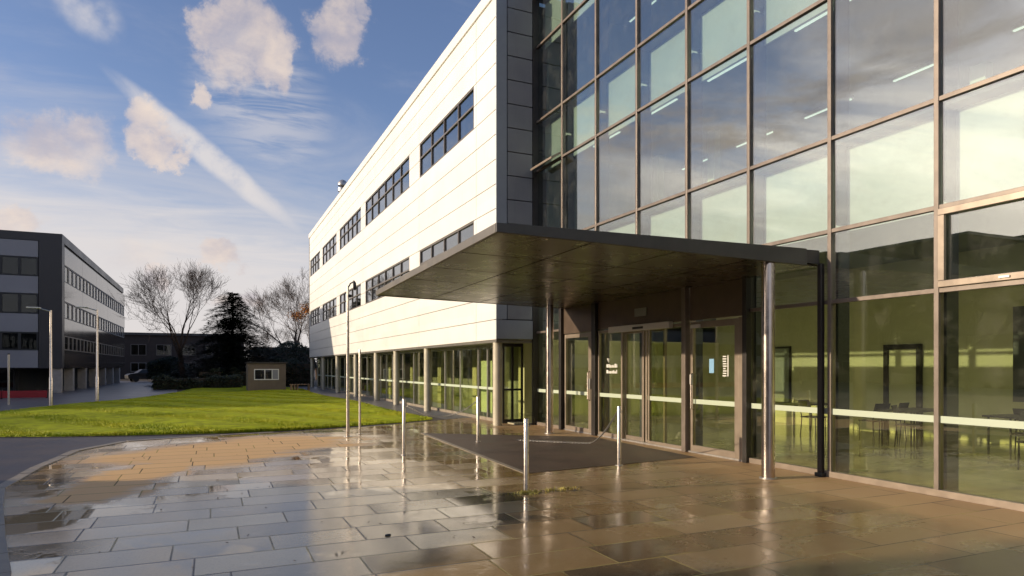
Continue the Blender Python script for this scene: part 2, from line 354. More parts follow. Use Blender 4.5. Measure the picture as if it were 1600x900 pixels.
def slabmat():
    m = bpy.data.materials.new('wet_stone_slabs'); m.use_nodes = True; t = NT(m.node_tree)
    p = m.node_tree.nodes['Principled BSDF']; pos = t.new('ShaderNodeTexCoord').outputs['Object']
    x, y, z = t.xyz(pos)
    RH = 0.555
    yy = t.m('DIVIDE', t.m('ADD', y, 0.12), RH)
    row = t.m('FLOOR', yy)
    w1 = t.new('ShaderNodeTexWhiteNoise', noise_dimensions='1D'); t.put(w1.inputs['W'], row)
    rr = t.xyz(w1.outputs['Color'])
    wid = t.m('ADD', t.m('MULTIPLY', rr[0], 0.35), 0.82)
    xx = t.m('DIVIDE', t.m('ADD', x, t.m('MULTIPLY', rr[1], 7.0)), wid)
    colm = t.m('FLOOR', xx)
    fx = t.m('SUBTRACT', xx, colm); fy = t.m('SUBTRACT', yy, row)
    dx = t.m('MULTIPLY', t.m('MINIMUM', fx, t.m('SUBTRACT', 1.0, fx)), wid)
    dy = t.m('MULTIPLY', t.m('MINIMUM', fy, t.m('SUBTRACT', 1.0, fy)), RH)
    edge = t.m('MINIMUM', dx, dy)
    en = t.noise(pos, 9, 4, 0.6)
    edge = t.m('ADD', edge, t.m('MULTIPLY', t.m('SUBTRACT', en, 0.5), 0.006))
    joint = t.ss(edge, 0.012, 0.005)
    w2 = t.new('ShaderNodeTexWhiteNoise', noise_dimensions='2D'); t.put(w2.inputs['Vector'], t.comb(colm, row, 0))
    r = t.xyz(w2.outputs['Color']); rv = w2.outputs['Value']
    big = t.noise(pos, 0.45, 5, 0.6, 0.5); med = t.noise(pos, 2.3, 7, 0.68, 0.3); fine = t.noise(pos, 38, 5, 0.7)
    # stone colour per slab: brown-grey to tan sandstone
    c = t.mix(r[0], (0.24, 0.158, 0.068), (0.46, 0.315, 0.155))
    c = t.mix(t.m('MULTIPLY', t.ss(r[1], 0.70, 0.92), 0.85), c, (0.085, 0.066, 0.045))
    c = t.mix(t.m('MULTIPLY', t.ss(med, 0.45, 0.75), 0.45), c, (0.46, 0.335, 0.20))
    c = t.mix(t.m('MULTIPLY', t.ss(r[2], 0.60, 0.95), 0.75), c, (0.60, 0.46, 0.27))
    c = t.mix(t.m('MULTIPLY', t.ss(fine, 0.45, 0.8), 0.35), c, (0.11, 0.08, 0.045))
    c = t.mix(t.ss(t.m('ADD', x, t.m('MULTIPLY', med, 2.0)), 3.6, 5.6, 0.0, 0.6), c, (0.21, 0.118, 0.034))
    # sunlit stripe beside the road, put into the stone as paler, rougher slabs
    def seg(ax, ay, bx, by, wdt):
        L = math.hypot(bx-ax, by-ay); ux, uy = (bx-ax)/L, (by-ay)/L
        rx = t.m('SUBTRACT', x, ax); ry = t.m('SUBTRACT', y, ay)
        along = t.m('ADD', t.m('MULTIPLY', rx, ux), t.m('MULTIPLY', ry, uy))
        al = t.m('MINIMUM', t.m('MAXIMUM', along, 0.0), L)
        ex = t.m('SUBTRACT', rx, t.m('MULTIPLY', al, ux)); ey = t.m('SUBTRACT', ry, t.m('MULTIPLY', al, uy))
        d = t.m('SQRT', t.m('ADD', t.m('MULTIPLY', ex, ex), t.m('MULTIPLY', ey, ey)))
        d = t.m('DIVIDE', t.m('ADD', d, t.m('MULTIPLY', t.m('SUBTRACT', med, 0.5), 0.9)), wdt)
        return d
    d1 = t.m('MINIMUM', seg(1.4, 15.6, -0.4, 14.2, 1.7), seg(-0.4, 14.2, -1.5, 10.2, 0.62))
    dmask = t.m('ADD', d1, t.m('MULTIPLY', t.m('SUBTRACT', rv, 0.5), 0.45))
    sun_stripe = t.ss(dmask, 1.25, 0.62)
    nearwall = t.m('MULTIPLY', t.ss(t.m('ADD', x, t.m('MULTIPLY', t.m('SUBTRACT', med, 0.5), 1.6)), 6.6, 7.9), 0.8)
    pale_mask = t.m('MAXIMUM', sun_stripe, nearwall)  # stripe together with the orange-brown band along the glazed wall
    c = t.mix(t.m('MULTIPLY', sun_stripe, 0.9), c, (0.74, 0.47, 0.21))
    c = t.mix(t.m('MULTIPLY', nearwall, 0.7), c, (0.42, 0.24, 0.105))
    moss = t.ss(t.noise(pos, 0.9, 3), 0.42, 0.62)
    jc = t.mix(moss, (0.05, 0.036, 0.022), (0.34, 0.26, 0.08))
    c = t.mix(joint, c, jc)
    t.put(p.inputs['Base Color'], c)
    # puddles
    pz = t.m('ADD', big, t.m('MULTIPLY', t.m('SUBTRACT', med, 0.5), 0.30))
    pud = t.ss(t.m('ADD', pz, t.m('MULTIPLY', t.m('SUBTRACT', rv, 0.5), 0.14)), 0.525, 0.575)
    pud = t.m('MULTIPLY', pud, t.m('SUBTRACT', 1.0, pale_mask))
    rgh = t.m('ADD', t.m('MULTIPLY', r[2], 0.08), t.m('ADD', t.m('MULTIPLY', med, 0.14), 0.03))
    rgh = t.m('MULTIPLY', rgh, t.m('SUBTRACT', 1.0, t.m('MULTIPLY', pud, 0.85)))
    rgh = t.m('ADD', rgh, t.m('MULTIPLY', t.m('MULTIPLY', t.ss(t.m('ADD', x, t.m('MULTIPLY', med, 1.5)), 2.6, 5.6), t.ss(y, 10.5, 8.0)), 0.16))
    rgh = t.m('ADD', rgh, t.m('MULTIPLY', pale_mask, 0.45), clamp=True)
    rgh = t.m('ADD', rgh, t.m('MULTIPLY', joint, 0.3), clamp=True)
    t.put(p.inputs['Roughness'], rgh)
    sp = t.m('MULTIPLY', t.m('SUBTRACT', 1.0, t.m('MULTIPLY', sun_stripe, 0.8)), 1.0)
    t.put(p.inputs['Specular IOR Level'], sp)
    # each slab lies a little out of level
    k = t.m('MULTIPLY', t.m('SUBTRACT', 1.0, t.m('MULTIPLY', pud, 0.6)), 0.020)
    nx = t.m('MULTIPLY', t.m('SUBTRACT', r[0], 0.5), k); ny = t.m('MULTIPLY', t.m('SUBTRACT', r[1], 0.5), t.m('MULTIPLY', k, 2.6))
    nrm = t.v('NORMALIZE', t.comb(nx, ny, 1.0))
    notpud = t.m('SUBTRACT', 1.0, t.m('MULTIPLY', pud, 0.93))
    h = t.m('ADD', t.m('MULTIPLY', fine, 0.25), t.m('MULTIPLY', med, 1.0))
    h = t.m('MULTIPLY', h, notpud)
    h = t.m('SUBTRACT', h, t.m('MULTIPLY', joint, 0.9))
    t.put(p.inputs['Normal'], t.bump(h, 0.16, 0.006, nrm))
    return m
M['slabs'] = slabmat()

# ------------------------------------------------------------------ ground
def sheet(name, pts, z, mat, kind='structure', thick=0.0):
    mb = MB()
    if thick: mb.prism(pts, z-thick, z)
    else: mb.add([(x,y,z) for x,y in pts], [tuple(range(len(pts)))])
    return tag(mb.build(name, mat), kind=kind)
sheet('ground', [(-700,-300),(700,-300),(700,1200),(-700,1200)], -0.012, M['soil'])
sheet('road', [(-60,-30),(-1.0,-30),(-0.6,2),(-1.3,6),(-1.7,8),(-2.2,10),(-2.55,12),(-2.4,16),(-1.65,17.5),(-0.4,17.9),(3.3,18.3),(7,19.6),(7,24),(-6,26),(-60,26)], -0.004, M['asphalt'])
PAVE = [(-0.2,-6),(-1.0,4),(-1.32,5.6),(-1.50,6.7),(-1.86,8.1),(-2.32,10),(-2.62,11.4),(-2.60,13.5),(-2.42,15.8),(-1.72,17.35),(-0.4,17.85),(1.5,18.2),(4.2,18.9),(6.9,20.4),(7.6,20.8),(8.9,20.8),(8.9,-6)]
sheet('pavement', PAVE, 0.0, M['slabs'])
side_path = [(6.9,20.4),(7.6,20.8),(8.05,20.8),(8.05,58),(6.2,58),(6.1,45),(6.3,33),(6.5,26),(6.75,22)]
sheet('side_path', side_path, 0.003, M['path'])
# edging stones along the paving
def strip_along(pts, w, z0, z1, piece=0.9, gap=0.008):
    mb = MB()
    for (ax,ay),(bx,by) in zip(pts[:-1], pts[1:]):
        L = math.hypot(bx-ax, by-ay); ux, uy = (bx-ax)/L, (by-ay)/L; nx, ny = -uy*w, ux*w
        n = max(1, round(L/piece))
        for i in range(n):
            s0 = L*i/n+gap/2; s1 = L*(i+1)/n-gap/2; dzz = rnd.uniform(-0.004, 0.004)
            q = [(ax+ux*s0, ay+uy*s0), (ax+ux*s1, ay+uy*s1), (ax+ux*s1+nx, ay+uy*s1+ny), (ax+ux*s0+nx, ay+uy*s0+ny)]
            mb.prism(q, z0, z1+dzz)
    return mb
o = strip_along([p for p in PAVE[1:12]], 0.16, -0.1, 0.012, 0.7).build('kerb', M['stone'], bevel=0.006); tag(o, kind='structure')
# entrance apron (dark tarmac-like matting set in the slabs)
sheet('entrance_apron', [(4.62,9.55),(8.30,9.95),(8.40,13.9),(4.95,16.4)], 0.005, M['apron'])
o = strip_along([(4.62,9.55),(4.95,16.4)], 0.09, -0.05, 0.009, 0.9).build('apron_edging', M['stone']); tag(o, kind='structure')
# far path and tarmac by the left building
sheet('far_pavement', [(-60,26),(-9.5,25.9),(-8.6,28.5),(-7.45,31.1),(-6.35,33.7),(-5.1,37),(-3.2,43.2),(-2.0,48),(-2.5,60),(-7,90),(-60,120)], 0.002, M['path'])
# lawn
LAWN = [(-9.2,26.0),(-7.6,22.6),(-6.0,20.6),(-4.7,19.75),(-3.3,19.2),(-1.9,18.85),(0.3,18.5),(1.8,18.55),(3.26,18.95),(5.2,19.7),(6.4,20.45),(6.6,20.9),(6.5,22.5),(6.3,26),(6.15,33),(5.95,45),(6.1,57),(4,62),(-1.5,60),(-1.9,48),(-3.0,43.4),(-4.9,37),(-6.15,33.7),(-7.25,31.1),(-8.4,28.6)]
def lawn():
    from mathutils.geometry import tessellate_polygon
    bm = bmesh.new()
    vs = [bm.verts.new((x,y,0.0)) for x,y in LAWN]; bm.faces.new(vs)
    # triangulate on a grid for gentle undulation
    for ax, lo, hi, st in ((0,-9,7,0.6),(1,18,62,0.8)):
        c = lo
        while c < hi:
            co = [0,0,0]; co[ax] = c; no = [0,0,0]; no[ax] = 1
            bmesh.ops.bisect_plane(bm, geom=bm.verts[:]+bm.edges[:]+bm.faces[:], plane_co=co, plane_no=no)
            c += st
    bnd = [v for v in bm.verts if v.is_boundary]
    for v in bm.verts:
        x, y = v.co.x, v.co.y
        v.co.z = 0.012 if v.is_boundary else 0.07+0.05*math.sin(x*0.7+1)*math.sin(y*0.35)+0.02*math.sin(x*2.1+y*1.3)
    ext = bmesh.ops.extrude_edge_only(bm, edges=[e for e in bm.edges if e.is_boundary])
    for g in ext['geom']:
        if isinstance(g, bmesh.types.BMVert): g.co.z = -0.05
    me = bpy.data.meshes.new('lawn'); bm.to_mesh(me); bm.free(); me.materials.append(M['grassbase'])
    for p in me.polygons: p.use_smooth = True
    o = bpy.data.objects.new('lawn', me); COL.objects.link(o); tag(o, kind='structure')
lawn()
def inside(x, y, poly):
    c = False; n = len(poly); j = n-1
    for i in range(n):
        xi, yi = poly[i]; xj, yj = poly[j]
        if (yi > y) != (yj > y) and x < (xj-xi)*(y-yi)/(yj-yi)+xi: c = not c
        j = i
    return c
def blades():
    vs, fs = [], []
    n = 0
    while n < 190000:
        x = rnd.uniform(-9, 6.7); y = 18.4+(rnd.random()**1.9)*30
        if not inside(x, y, LAWN): continue
        if x < -0.26*y-1.5: continue
        zz = 0.05+0.05*math.sin(x*0.7+1)*math.sin(y*0.35)
        hgt = rnd.uniform(0.015, 0.05); a = rnd.uniform(0, math.pi); w = 0.016+0.0010*(y-18)
        if math.sin(x*1.1+y*0.5)*math.sin(y*0.8-x*0.3) > 0.82 and rnd.random() < 0.5: continue
        lx, ly = rnd.gauss(0, 0.022), rnd.gauss(0, 0.022); dxx, dyy = math.cos(a)*w, math.sin(a)*w
        i = len(vs); vs += [(x-dxx,y-dyy,zz-0.04),(x+dxx,y+dyy,zz-0.04),(x+lx,y+ly,zz+hgt)]; fs.append((i,i+1,i+2)); n += 1
    me = bpy.data.meshes.new('grass'); me.from_pydata(vs, [], fs); me.materials.append(M['blade'])
    o = bpy.data.objects.new('grass', me); COL.objects.link(o)
    tag(o, 'short bright green grass growing on the lawn beside the white building', 'grass', kind='stuff')
blades()

# ================================================================== white office wing
XW, Y0, Y1, ZB, ZT = 7.4, 17.48, 57.2, 2.48, 12.65
XG = 8.72
ow = empty('office_building', (XW, Y0, 0), 'white panelled office building with strip windows raised on round columns', 'building')
UP = [(19.25,25.1,4),(26.6,35.1,6),(36.3,42.8,5),(44.0,49.9,4),(51.2,56.5,4)]
wins = [(a,b,9.05,10.38,n) for a,b,n in UP]+[(a,b,5.0,6.22,n) for a,b,n in UP]
ZR = [2.48,3.05,3.70,4.35,5.0,5.61,6.22,6.92,7.63,8.34,9.05,9.72,10.38,11.05,11.7,12.3]
YJ = [Y0,19.05,25.2,35.75,43.2,50.5,Y1]
mb = MB(); G = 0.011
for z0, z1 in zip(ZR[:-1], ZR[1:]):
    segs = list(zip(YJ[:-1], YJ[1:]))
    for a, b in segs:
        cuts = [(a, b)]
        for (wa, wb, wz0, wz1, n) in wins:
            if z0 >= wz0-0.01 and z1 <= wz1+0.01:
                new = []
                for (p, q) in cuts:
                    if wb <= p or wa >= q: new.append((p, q)); continue
                    if wa > p+0.02: new.append((p, wa))
                    if wb < q-0.02: new.append((wb, q))
                cuts = new
        for p, q in cuts:
            mb.box(XW, XW+0.05, p+G, q-G, z0+(G if z0 > 2.5 else 0), z1-G)
mb.box(XW-0.05, XW+0.12, Y0-0.03, Y1, 12.3, ZT)          # parapet capping
mb.build('wall', M['white_clad'], ow, bevel=0.006)
mb = MB()                                                 # backing behind the joints, around the windows
for a, b in zip([Y0]+[w[1] for w in UP], [w[0] for w in UP]+[Y1]):
    mb.box(XW+0.045, XW+0.2, a+0.02, b-0.001, 2.5, 12.3)
for (a, b, n) in UP:
    mb.box(XW+0.045, XW+0.2, a, b, 2.5, 5.0); mb.box(XW+0.045, XW+0.2, a, b, 6.22, 9.05); mb.box(XW+0.045, XW+0.2, a, b, 10.38, 12.3)
mb.build('backing_wall', M['groove'], ow)
mb = MB(); mb.box(XW+0.2, 24, Y0+0.2, Y1, 12.2, 12.4); mb.build('roof', M['groove'], ow)
mb = MB(); mb.box(XW+0.03, 8.7, Y0+0.05, Y1, 2.40, 2.478); mb.build('soffit', M['fascia_front'], ow)
mb = MB(); mb.box(XW, 24, Y1-0.25, Y1-0.02, 2.5, 12.4); mb.box(23.8, 24, Y0, Y1, 0, 12.4); mb.box(8.2, 24, Y1-0.25, Y1-0.02, 0, 2.48)
mb.build('end_wall', M['grey_clad'], ow)
mb = MB(); mb.box(XW+0.2, 23.8, Y0+0.2, Y1-0.3, 7.2, 7.5); mb.box(XW+0.2, 23.8, Y0+0.2, Y1-0.3, 3.0, 3.3); mb.box(11.5, 11.7, Y0+0.2, Y1-0.3, 3.3, 7.2); mb.box(11.5, 11.7, Y0+0.2, Y1-0.3, 7.5, 12.2); mb.box(12.5, 12.7, Y0+0.5, Y1-0.3, 0, 3)
mb.build('floor_slab', M['int_ceil'], ow)
# strip windows
for (a, b, z0, z1, n) in wins:
    f = MB(); xa, xb = XW+0.01, XW+0.10; t_ = 0.055
    f.box(xa, xb, a, b, z0, z0+t_); f.box(xa, xb, a, b, z1-t_, z1); f.box(xa, xb, a, a+t_, z0+t_, z1-t_); f.box(xa, xb, b-t_, b, z0+t_, z1-t_)
    zm = z0+(z1-z0)*0.56
    for i in range(1, n):
        y = a+(b-a)*i/n; f.box(xa, xb, y-0.03, y+0.03, z0+t_, z1-t_)
    f.box(xa-0.004, xb-0.003, a+t_, b-t_, zm-0.03, zm+0.03)
    fo = f.build('window', M['win_frame'], ow)
    g = MB(); g.box(XW+0.055, XW+0.067, a+t_, b-t_, z0+t_, z1-t_); g.build('pane', M['glass_win'], fo)
# blinds inside some upper lights are left plain; return wall
mb = MB(); mb.box(XW+0.005, XW+0.33, Y0-0.012, Y0+0.05, 3.06, 12.62); mb.build('corner_trim', M['trim_clad'], ow)
mb = MB(); mb.box(XW+0.005, XG-0.1, Y0-0.012, Y0+0.05, 2.5, 3.04); mb.build('fascia_panel', M['trim_clad'], ow)
mb = MB(); z = 3.07
while z < 12.5:
    mb.box(XW+0.36, XG-0.17, Y0-0.006, Y0+0.05, z, min(z+0.665, 12.6)); z += 0.69
mb.build('return_cladding', M['grey_clad'], ow, bevel=0.005)
mb = MB(); mb.box(XW+0.01, XG-0.1, Y0+0.045, Y0+0.16, 2.5, 12.6); mb.build('return_backing', M['groove_dark'], ow)
mb = MB(); mb.box(XG-0.16, XG+0.05, Y0-0.02, Y0+0.05, 0.0, 12.6); mb.build('corner_post', M['dark_frame'], ow)
# round columns
for yc in (17.75, 24.6, 29.3, 33.2, 38.4, 44.5, 50.6, 56.6):
    mb = MB(); mb.cyl(7.56, yc, 0, 2.40, 0.135, 28); mb.build('column', M['colpaint'], ow, smooth=True)
# ground-floor glazing
XB = 8.02
def Yat(px, X0): u = (px-800)/1040; return X0*(FY+RY*u)/(FX+RX*u)
gy = [18.35, 19.6]+[Yat(p, XB) for p in (748,720,696,673,647,630,614,604,595,585,574)]
gy = sorted(set(round(v, 2) for v in gy)); gy = [v for i, v in enumerate(gy) if i == 0 or v-gy[i-1] > 0.5]
while gy[-1] < 56: gy.append(gy[-1]+1.75)
for y in gy:
    mb = MB(); mb.box(XB-0.03, XB+0.07, y-0.032, y+0.032, 0.06, 2.40); mb.build('mullion', M['galv'], ow)
mb = MB(); mb.box(XB-0.05, XB+0.1, 18.3, gy[-1], 0.0, 0.10); mb.build('sill', M['stone'], ow)
mb = MB(); mb.box(XB-0.04, XB+0.08, 18.3, gy[-1], 2.30, 2.402); mb.build('head_rail', M['galv'], ow)
mb = MB()
for a, b in zip(gy[:-1], gy[1:]): mb.box(XB-0.012, XB-0.004, a+0.04, b-0.04, 0.98, 1.06)
mb.build('glazing_strip', M['strip'], ow)
for i, (a, b) in enumerate(zip(gy[:-1], gy[1:])):
    g = MB(); g.box(XB, XB+0.012, a+0.03, b-0.03, 0.1, 2.30); g.build('pane', M['glass_low'], ow)
mb = MB()
for y in (21.5, 26.2, 31.0, 36.0, 41.0): mb.box(10.2, 10.5, y, y+0.5, 0, 2.9)
mb.build('inner_pillar', M['int_wall'], ow)
mb = MB(); mb.box(8.5, 8.54, 20.4, 21.4, 0.15, 1.9); mb.build('notice_board', M['panel_lit'], ow)
mb = MB(); mb.box(8.1, 12.5, 17.7, 57, 0.0, 0.04); mb.build('inner_floor', M['int_floor'], ow)
# lobby side screen facing the camera
mb = MB(); ys = 18.3
for x in (7.98, 8.28, 8.60): mb.box(x-0.03, x+0.03, ys-0.03, ys+0.03, 0, 2.40)
mb.box(7.98, 8.62, ys-0.028, ys+0.028, 2.3, 2.398); mb.box(7.98, 8.62, ys-0.028, ys+0.028, 0.98, 1.04); mb.box(7.98, 8.62, ys-0.028, ys+0.028, 0, 0.12)
so_ = mb.build('side_screen', M['dark_frame'], ow)
g = MB(); g.box(8.0, 8.6, ys-0.005, ys+0.005, 0.1, 2.3); g.build('pane', M['glass_low'], so_)
# roof cowl
rc = empty('roof_cowl', (7.7, 43.5, 12.4), 'small round metal cowl on a stub pole at the white roof edge', 'vent')
LOCAL[0] = True
MB().cyl(0,0,0,0.55,0.07,12).build('pole', M['galv'], rc, True)
mb = MB(); mb.tube([(0,0,0.5),(0,0,0.56),(0,0,0.75),(0,0,0.82)], [0.18,0.30,0.30,0.12], 16); mb.build('lower_drum', M['galv'], rc, True)
mb = MB(); mb.tube([(0,0,0.9),(0,0,0.95),(0,0,1.1),(0,0,1.25),(0,0,1.32)], [0.22,0.30,0.30,0.2,0.05], 16); mb.build('cap', M['galv'], rc, True)
mb = MB(); mb.cyl(0,0,0.80,0.92,0.1,12); mb.build('neck', M['dark_frame'], rc)
LOCAL[0] = False

# ================================================================== glazed wing
gw = empty('glazed_building', (XG, 8, 0), 'glass curtain wall building with bronze mullions above the entrance', 'building')
MY = [17.60,15.92,14.18,12.44,10.72,9.03,7.33,5.67,3.98,2.30,0.6,-1.1,-2.8,-4.5]
TZ = [2.70,3.79,5.21,7.42,8.86,11.05,12.5]
# outer mullions
for i, y in enumerate(MY):
    z0 = 0.0 if (i >= 6 or i <= 1) else 3.3
    mb = MB(); mb.box(XG-0.05, XG+0.06, y-0.032, y+0.032, z0, 12.9)
    mb.build('mullion', M['frame'], gw, bevel=0.004)
for i, y in enumerate(MY):
    mb = MB()
    for z0, z1 in ((0.05,3.80),(3.9,8.0),(8.1,12.3)): mb.box(XG+0.085, XG+0.33, y-0.055, y+0.055, z0, z1)
    mb.build('inner_post', M['fin'], gw)
for z in TZ:
    for i in range(len(MY)-1):
        a, b = MY[i+1], MY[i]
        if z == 2.70 and 1 <= i < 5: continue
        if z < 3 and i == 0: pass
        mb = MB(); mb.box(XG-0.038, XG+0.05, a+0.032, b-0.032, z-0.03, z+0.03)
        mb.build('transom', M['frame'], gw, bevel=0.003)
# glass
ZC = [0.09]+TZ+[12.9]
for i in range(len(MY)-1):
    a, b = MY[i+1]+0.034, MY[i]-0.034
    for k in range(len(ZC)-1):
        z0, z1 = ZC[k]+(0.03 if k else 0), ZC[k+1]-0.03
        if 1 <= i < 5 and z1 < 3.8: 
            if k == 0: continue
            if k == 1: z0 = 3.36
        j = [rnd.uniform(-0.0028, 0.0028) for _ in range(4)]
        x = XG
        g = MB(); g.add([(x+j[0],a,z0),(x+j[1],b,z0),(x+j[2],b,z1),(x+j[0]+j[2]-j[1],a,z1)], [(3,2,1,0)])
        g.add([(p[0]+0.012,p[1],p[2]) for p in g.v], [(0,1,2,3)])
        g.f += [(0,1,5,4),(1,2,6,5),(2,3,7,6),(3,0,4,7)]
        g.build('pane', M['glass_low'] if z1 < 2.8 else M['glass'], gw)
# manifestation strip
for i in list(range(5, len(MY)-1))+[0]:
    mb = MB(); mb.box(XG-0.014, XG-0.008, MY[i+1]+0.034, MY[i]-0.034, 0.965, 1.055); mb.build('glazing_strip', M['strip'], gw)
# spandrel panels
for i in range(len(MY)-1):
    for z0, z1 in ((3.80,5.10),(7.44,8.78),(11.1,12.4)):
        mb = MB(); mb.box(XG+0.28, XG+0.31, MY[i+1]+0.05, MY[i]-0.05, z0, z1); mb.build('spandrel_panel', M['spandrel'], gw)
        mb = MB(); mb.box(XG+0.05, XG+0.33, MY[i+1]+0.057, MY[i]-0.057, z1+0.02, z1+0.075); mb.build('pelmet', M['fin'], gw)
# base plinth
for a, b in ((-4.5, 9.0), (15.95, 17.6)):
    mb = MB(); mb.box(XG-0.06, XG+0.08, a, b, 0, 0.09); mb.build('plinth', M['door_frame'], gw, bevel=0.004)
mb = MB(); mb.box(XG-0.06, 18, -5, 17.6, 12.9, 13.2); mb.build('roof', M['fascia'], gw)
# opening windows
def vent(i, z0, z1, openx=0.0, full=True):
    a, b = MY[i+1]+0.034, MY[i]-0.034; w = 0.085
    mb = MB(); x0, x1 = XG-0.075, XG-0.022
    mb.box(x0,x1,a,b,z0,z0+w); mb.box(x0,x1,a,b,z1-w,z1); mb.box(x0,x1,a,a+w,z0+w,z1-w); mb.box(x0,x1,b-w,b,z0+w,z1-w)
    o = mb.build('opening_window', M['door_frame'], gw, bevel=0.006)
    mb = MB(); mb.box(x0-0.02, x0+0.004, (a+b)/2-0.06, (a+b)/2+0.06, z0+0.03, z0+0.055); mb.build('handle', M['galv'], o)
    return o
vent(7, 2.735, 3.76)
vent(5, 8.9, 11.0)
# ajar vent at the far corner bay
mb = MB(); a, b = MY[1]+0.05, MY[0]-0.35
mb.add([(XG-0.05,a,7.50),(XG-0.05,b,7.50),(XG-0.34,b,7.34),(XG-0.34,a,7.34),(XG-0.05,a,7.56),(XG-0.05,b,7.56),(XG-0.34,b,7.40),(XG-0.34,a,7.40)],
       [(0,3,2,1),(4,5,6,7),(0,1,5,4),(1,2,6,5),(2,3,7,6),(3,0,4,7)])
mb.build('ajar_vent', M['door_frame'], gw)
# interior shell
mb = MB(); mb.box(15.5,15.7,-5,17.6,0.04,4.3); mb.box(XG+0.34,15.5,17.45,17.6,0.04,2.5); mb.box(XG+0.34,15.5,-5,-4.8,0.04,4.3)
mb.build('inner_wall', M['int_wall'], gw)
mb = MB(); mb.box(XG+0.12,15.7,-5,17.6,0.0,0.04); mb.build('inner_floor', M['int_floor'], gw)
mb = MB(); mb.box(XG+0.34,16.2,-5,17.6,4.3,4.45); mb.box(XG+0.34,16.2,-5,17.6,7.95,8.1); mb.box(XG+0.34,16.2,-5,17.6,12.3,12.5)
mb.build('ceiling', M['int_ceil'], gw)
mb = MB(); mb.box(16,16.2,-5,17.6,4.45,7.95); mb.box(16,16.2,-5,17.6,8.1,12.3); mb.box(XG+0.34,16,17.45,17.6,4.45,12.3); mb.box(XG+0.34,16,-5,-4.8,4.45,12.3)
mb.build('upper_wall', M['int_wall_up'], gw)
mb = MB()
for y in (12.9, 8.9, 4.9, 0.9): mb.box(15.9, 15.99, y, y+0.35, 4.6, 7.4)
for y, zt_ in ((16.1,7.94),(13.7,7.94),(7.0,6.9),(2.0,7.94)): mb.box(12.0, 12.2, y, y+0.26, 4.46, zt_)
mb.build('pale_panel', M['panel_lit'], gw)
# unseen fill strips added to brighten the lobby, then the ceiling tube lights
lpn = None
for x in (9.7, 10.4):
    for y in (-2.0, 0.9, 3.8, 6.7, 9.6, 12.5, 15.4):
        if lpn is None:
            lpn = empty('fill_strip', (x, y, 4.3), 'narrow fill strip added out of view in the lobby ceiling close behind the glass', 'ceiling light', 'added fill strips in the lobby ceiling')
            LOCAL[0] = True
            MB().box(-0.07,0.07,-0.6,0.6,-0.03,-0.015).build('diffuser', M['lobby_fill'], lpn)
            MB().box(-0.09,0.09,-0.63,0.63,-0.014,0.02).build('frame', M['white'], lpn); LOCAL[0] = False
        else: copy_thing(lpn, (x, y, 4.3))
li = 0
tl = None
for (x, zc) in ((9.75,7.88),(13.4,7.88),(11.6,12.22)):
    y = -3.5+ (x*1.7) % 1.1
    while y < 16.5:
        if tl is None:
            tl = empty('tube_light', (x, y, zc), 'slim white fluorescent tube on the ceiling behind the upper glass', 'ceiling light', 'tube lights behind the upper glass')
            LOCAL[0] = True
            MB().box(-0.022,0.022,-0.65,0.65,-0.045,-0.02).build('diffuser', M['lamp'], tl)
            MB().box(-0.05,0.05,-0.68,0.68,-0.02,0.05).build('housing', M['white'], tl)
            LOCAL[0] = False
        else: copy_thing(tl, (x, y, zc))
        y += 2.35

# ------------------------------------------------------------------ entrance doors (bays 1..4 of the glazed wing)
XD = XG
hz0, hz1 = 2.60, 3.36
def hpanel(a, b, z0=hz0+0.02, z1=hz1): 
    MB().box(XD-0.03, XD+0.05, a, b, z0, z1).build('header_panel', M['header'], gw, bevel=0.003)
hpanel(14.25, 15.85, 2.58); hpanel(10.82, 14.10); hpanel(9.12, 10.62)
for y, w, mat in ((15.90,0.06,'dark_frame'),(14.17,0.085,'dark_frame'),(10.72,0.06,'frame'),(9.05,0.05,'dark_frame')):
    MB().box(XD-0.12, XD+0.15, y-w, y+w, 0, 3.36).build('entrance_post', M[mat], gw, bevel=0.004)
MB().box(XD-0.05, XD+0.1, 9.1, 15.8, 0, 0.03).build('threshold', M['galv'], gw)
def door(y0, y1, z0, z1, name='door', fl=0.07, fr=0.07, ft=0.1, fb=0.14, x=XD, handle=None, mat='door_frame', glaz='glass_low', par=gw):
    mb = MB(); xa, xb = x-0.035, x+0.035
    mb.box(xa,xb,y0,y0+fr,z0,z1); mb.box(xa,xb,y1-fl,y1,z0,z1); mb.box(xa,xb,y0+fr,y1-fl,z0,z0+fb); mb.box(xa,xb,y0+fr,y1-fl,z1-ft,z1)
    o = mb.build(name, M[mat], par, bevel=0.004)
    MB().box(x-0.006,x+0.006,y0+fr,y1-fl,z0+fb,z1-ft).build('pane', M[glaz], o)
    MB().box(x-0.014,x-0.008,y0+fr,y1-fl,0.97,1.06).build('glazing_strip', M['strip'], o)
    if handle is not None:
        h = MB(); h.tube([(xa-0.002,handle,0.85),(xa-0.07,handle,0.88),(xa-0.07,handle,1.55),(xa-0.002,handle,1.58)], 0.014, 8); h.build('handle', M['steel'], o, True)
    return o
d1 = door(14.32, 15.78, 0.03, 2.56, fr=0.22, fb=0.10, handle=14.45)
d2 = door(9.28, 10.60, 0.03, 2.58, fr=0.10, fl=0.06, ft=0.12, fb=0.12, handle=10.50)
MB().box(XD-0.04, XD+0.05, 9.10, 9.275, 0.03, 2.60).build('door_jamb', M['door_frame'], gw, bevel=0.004)
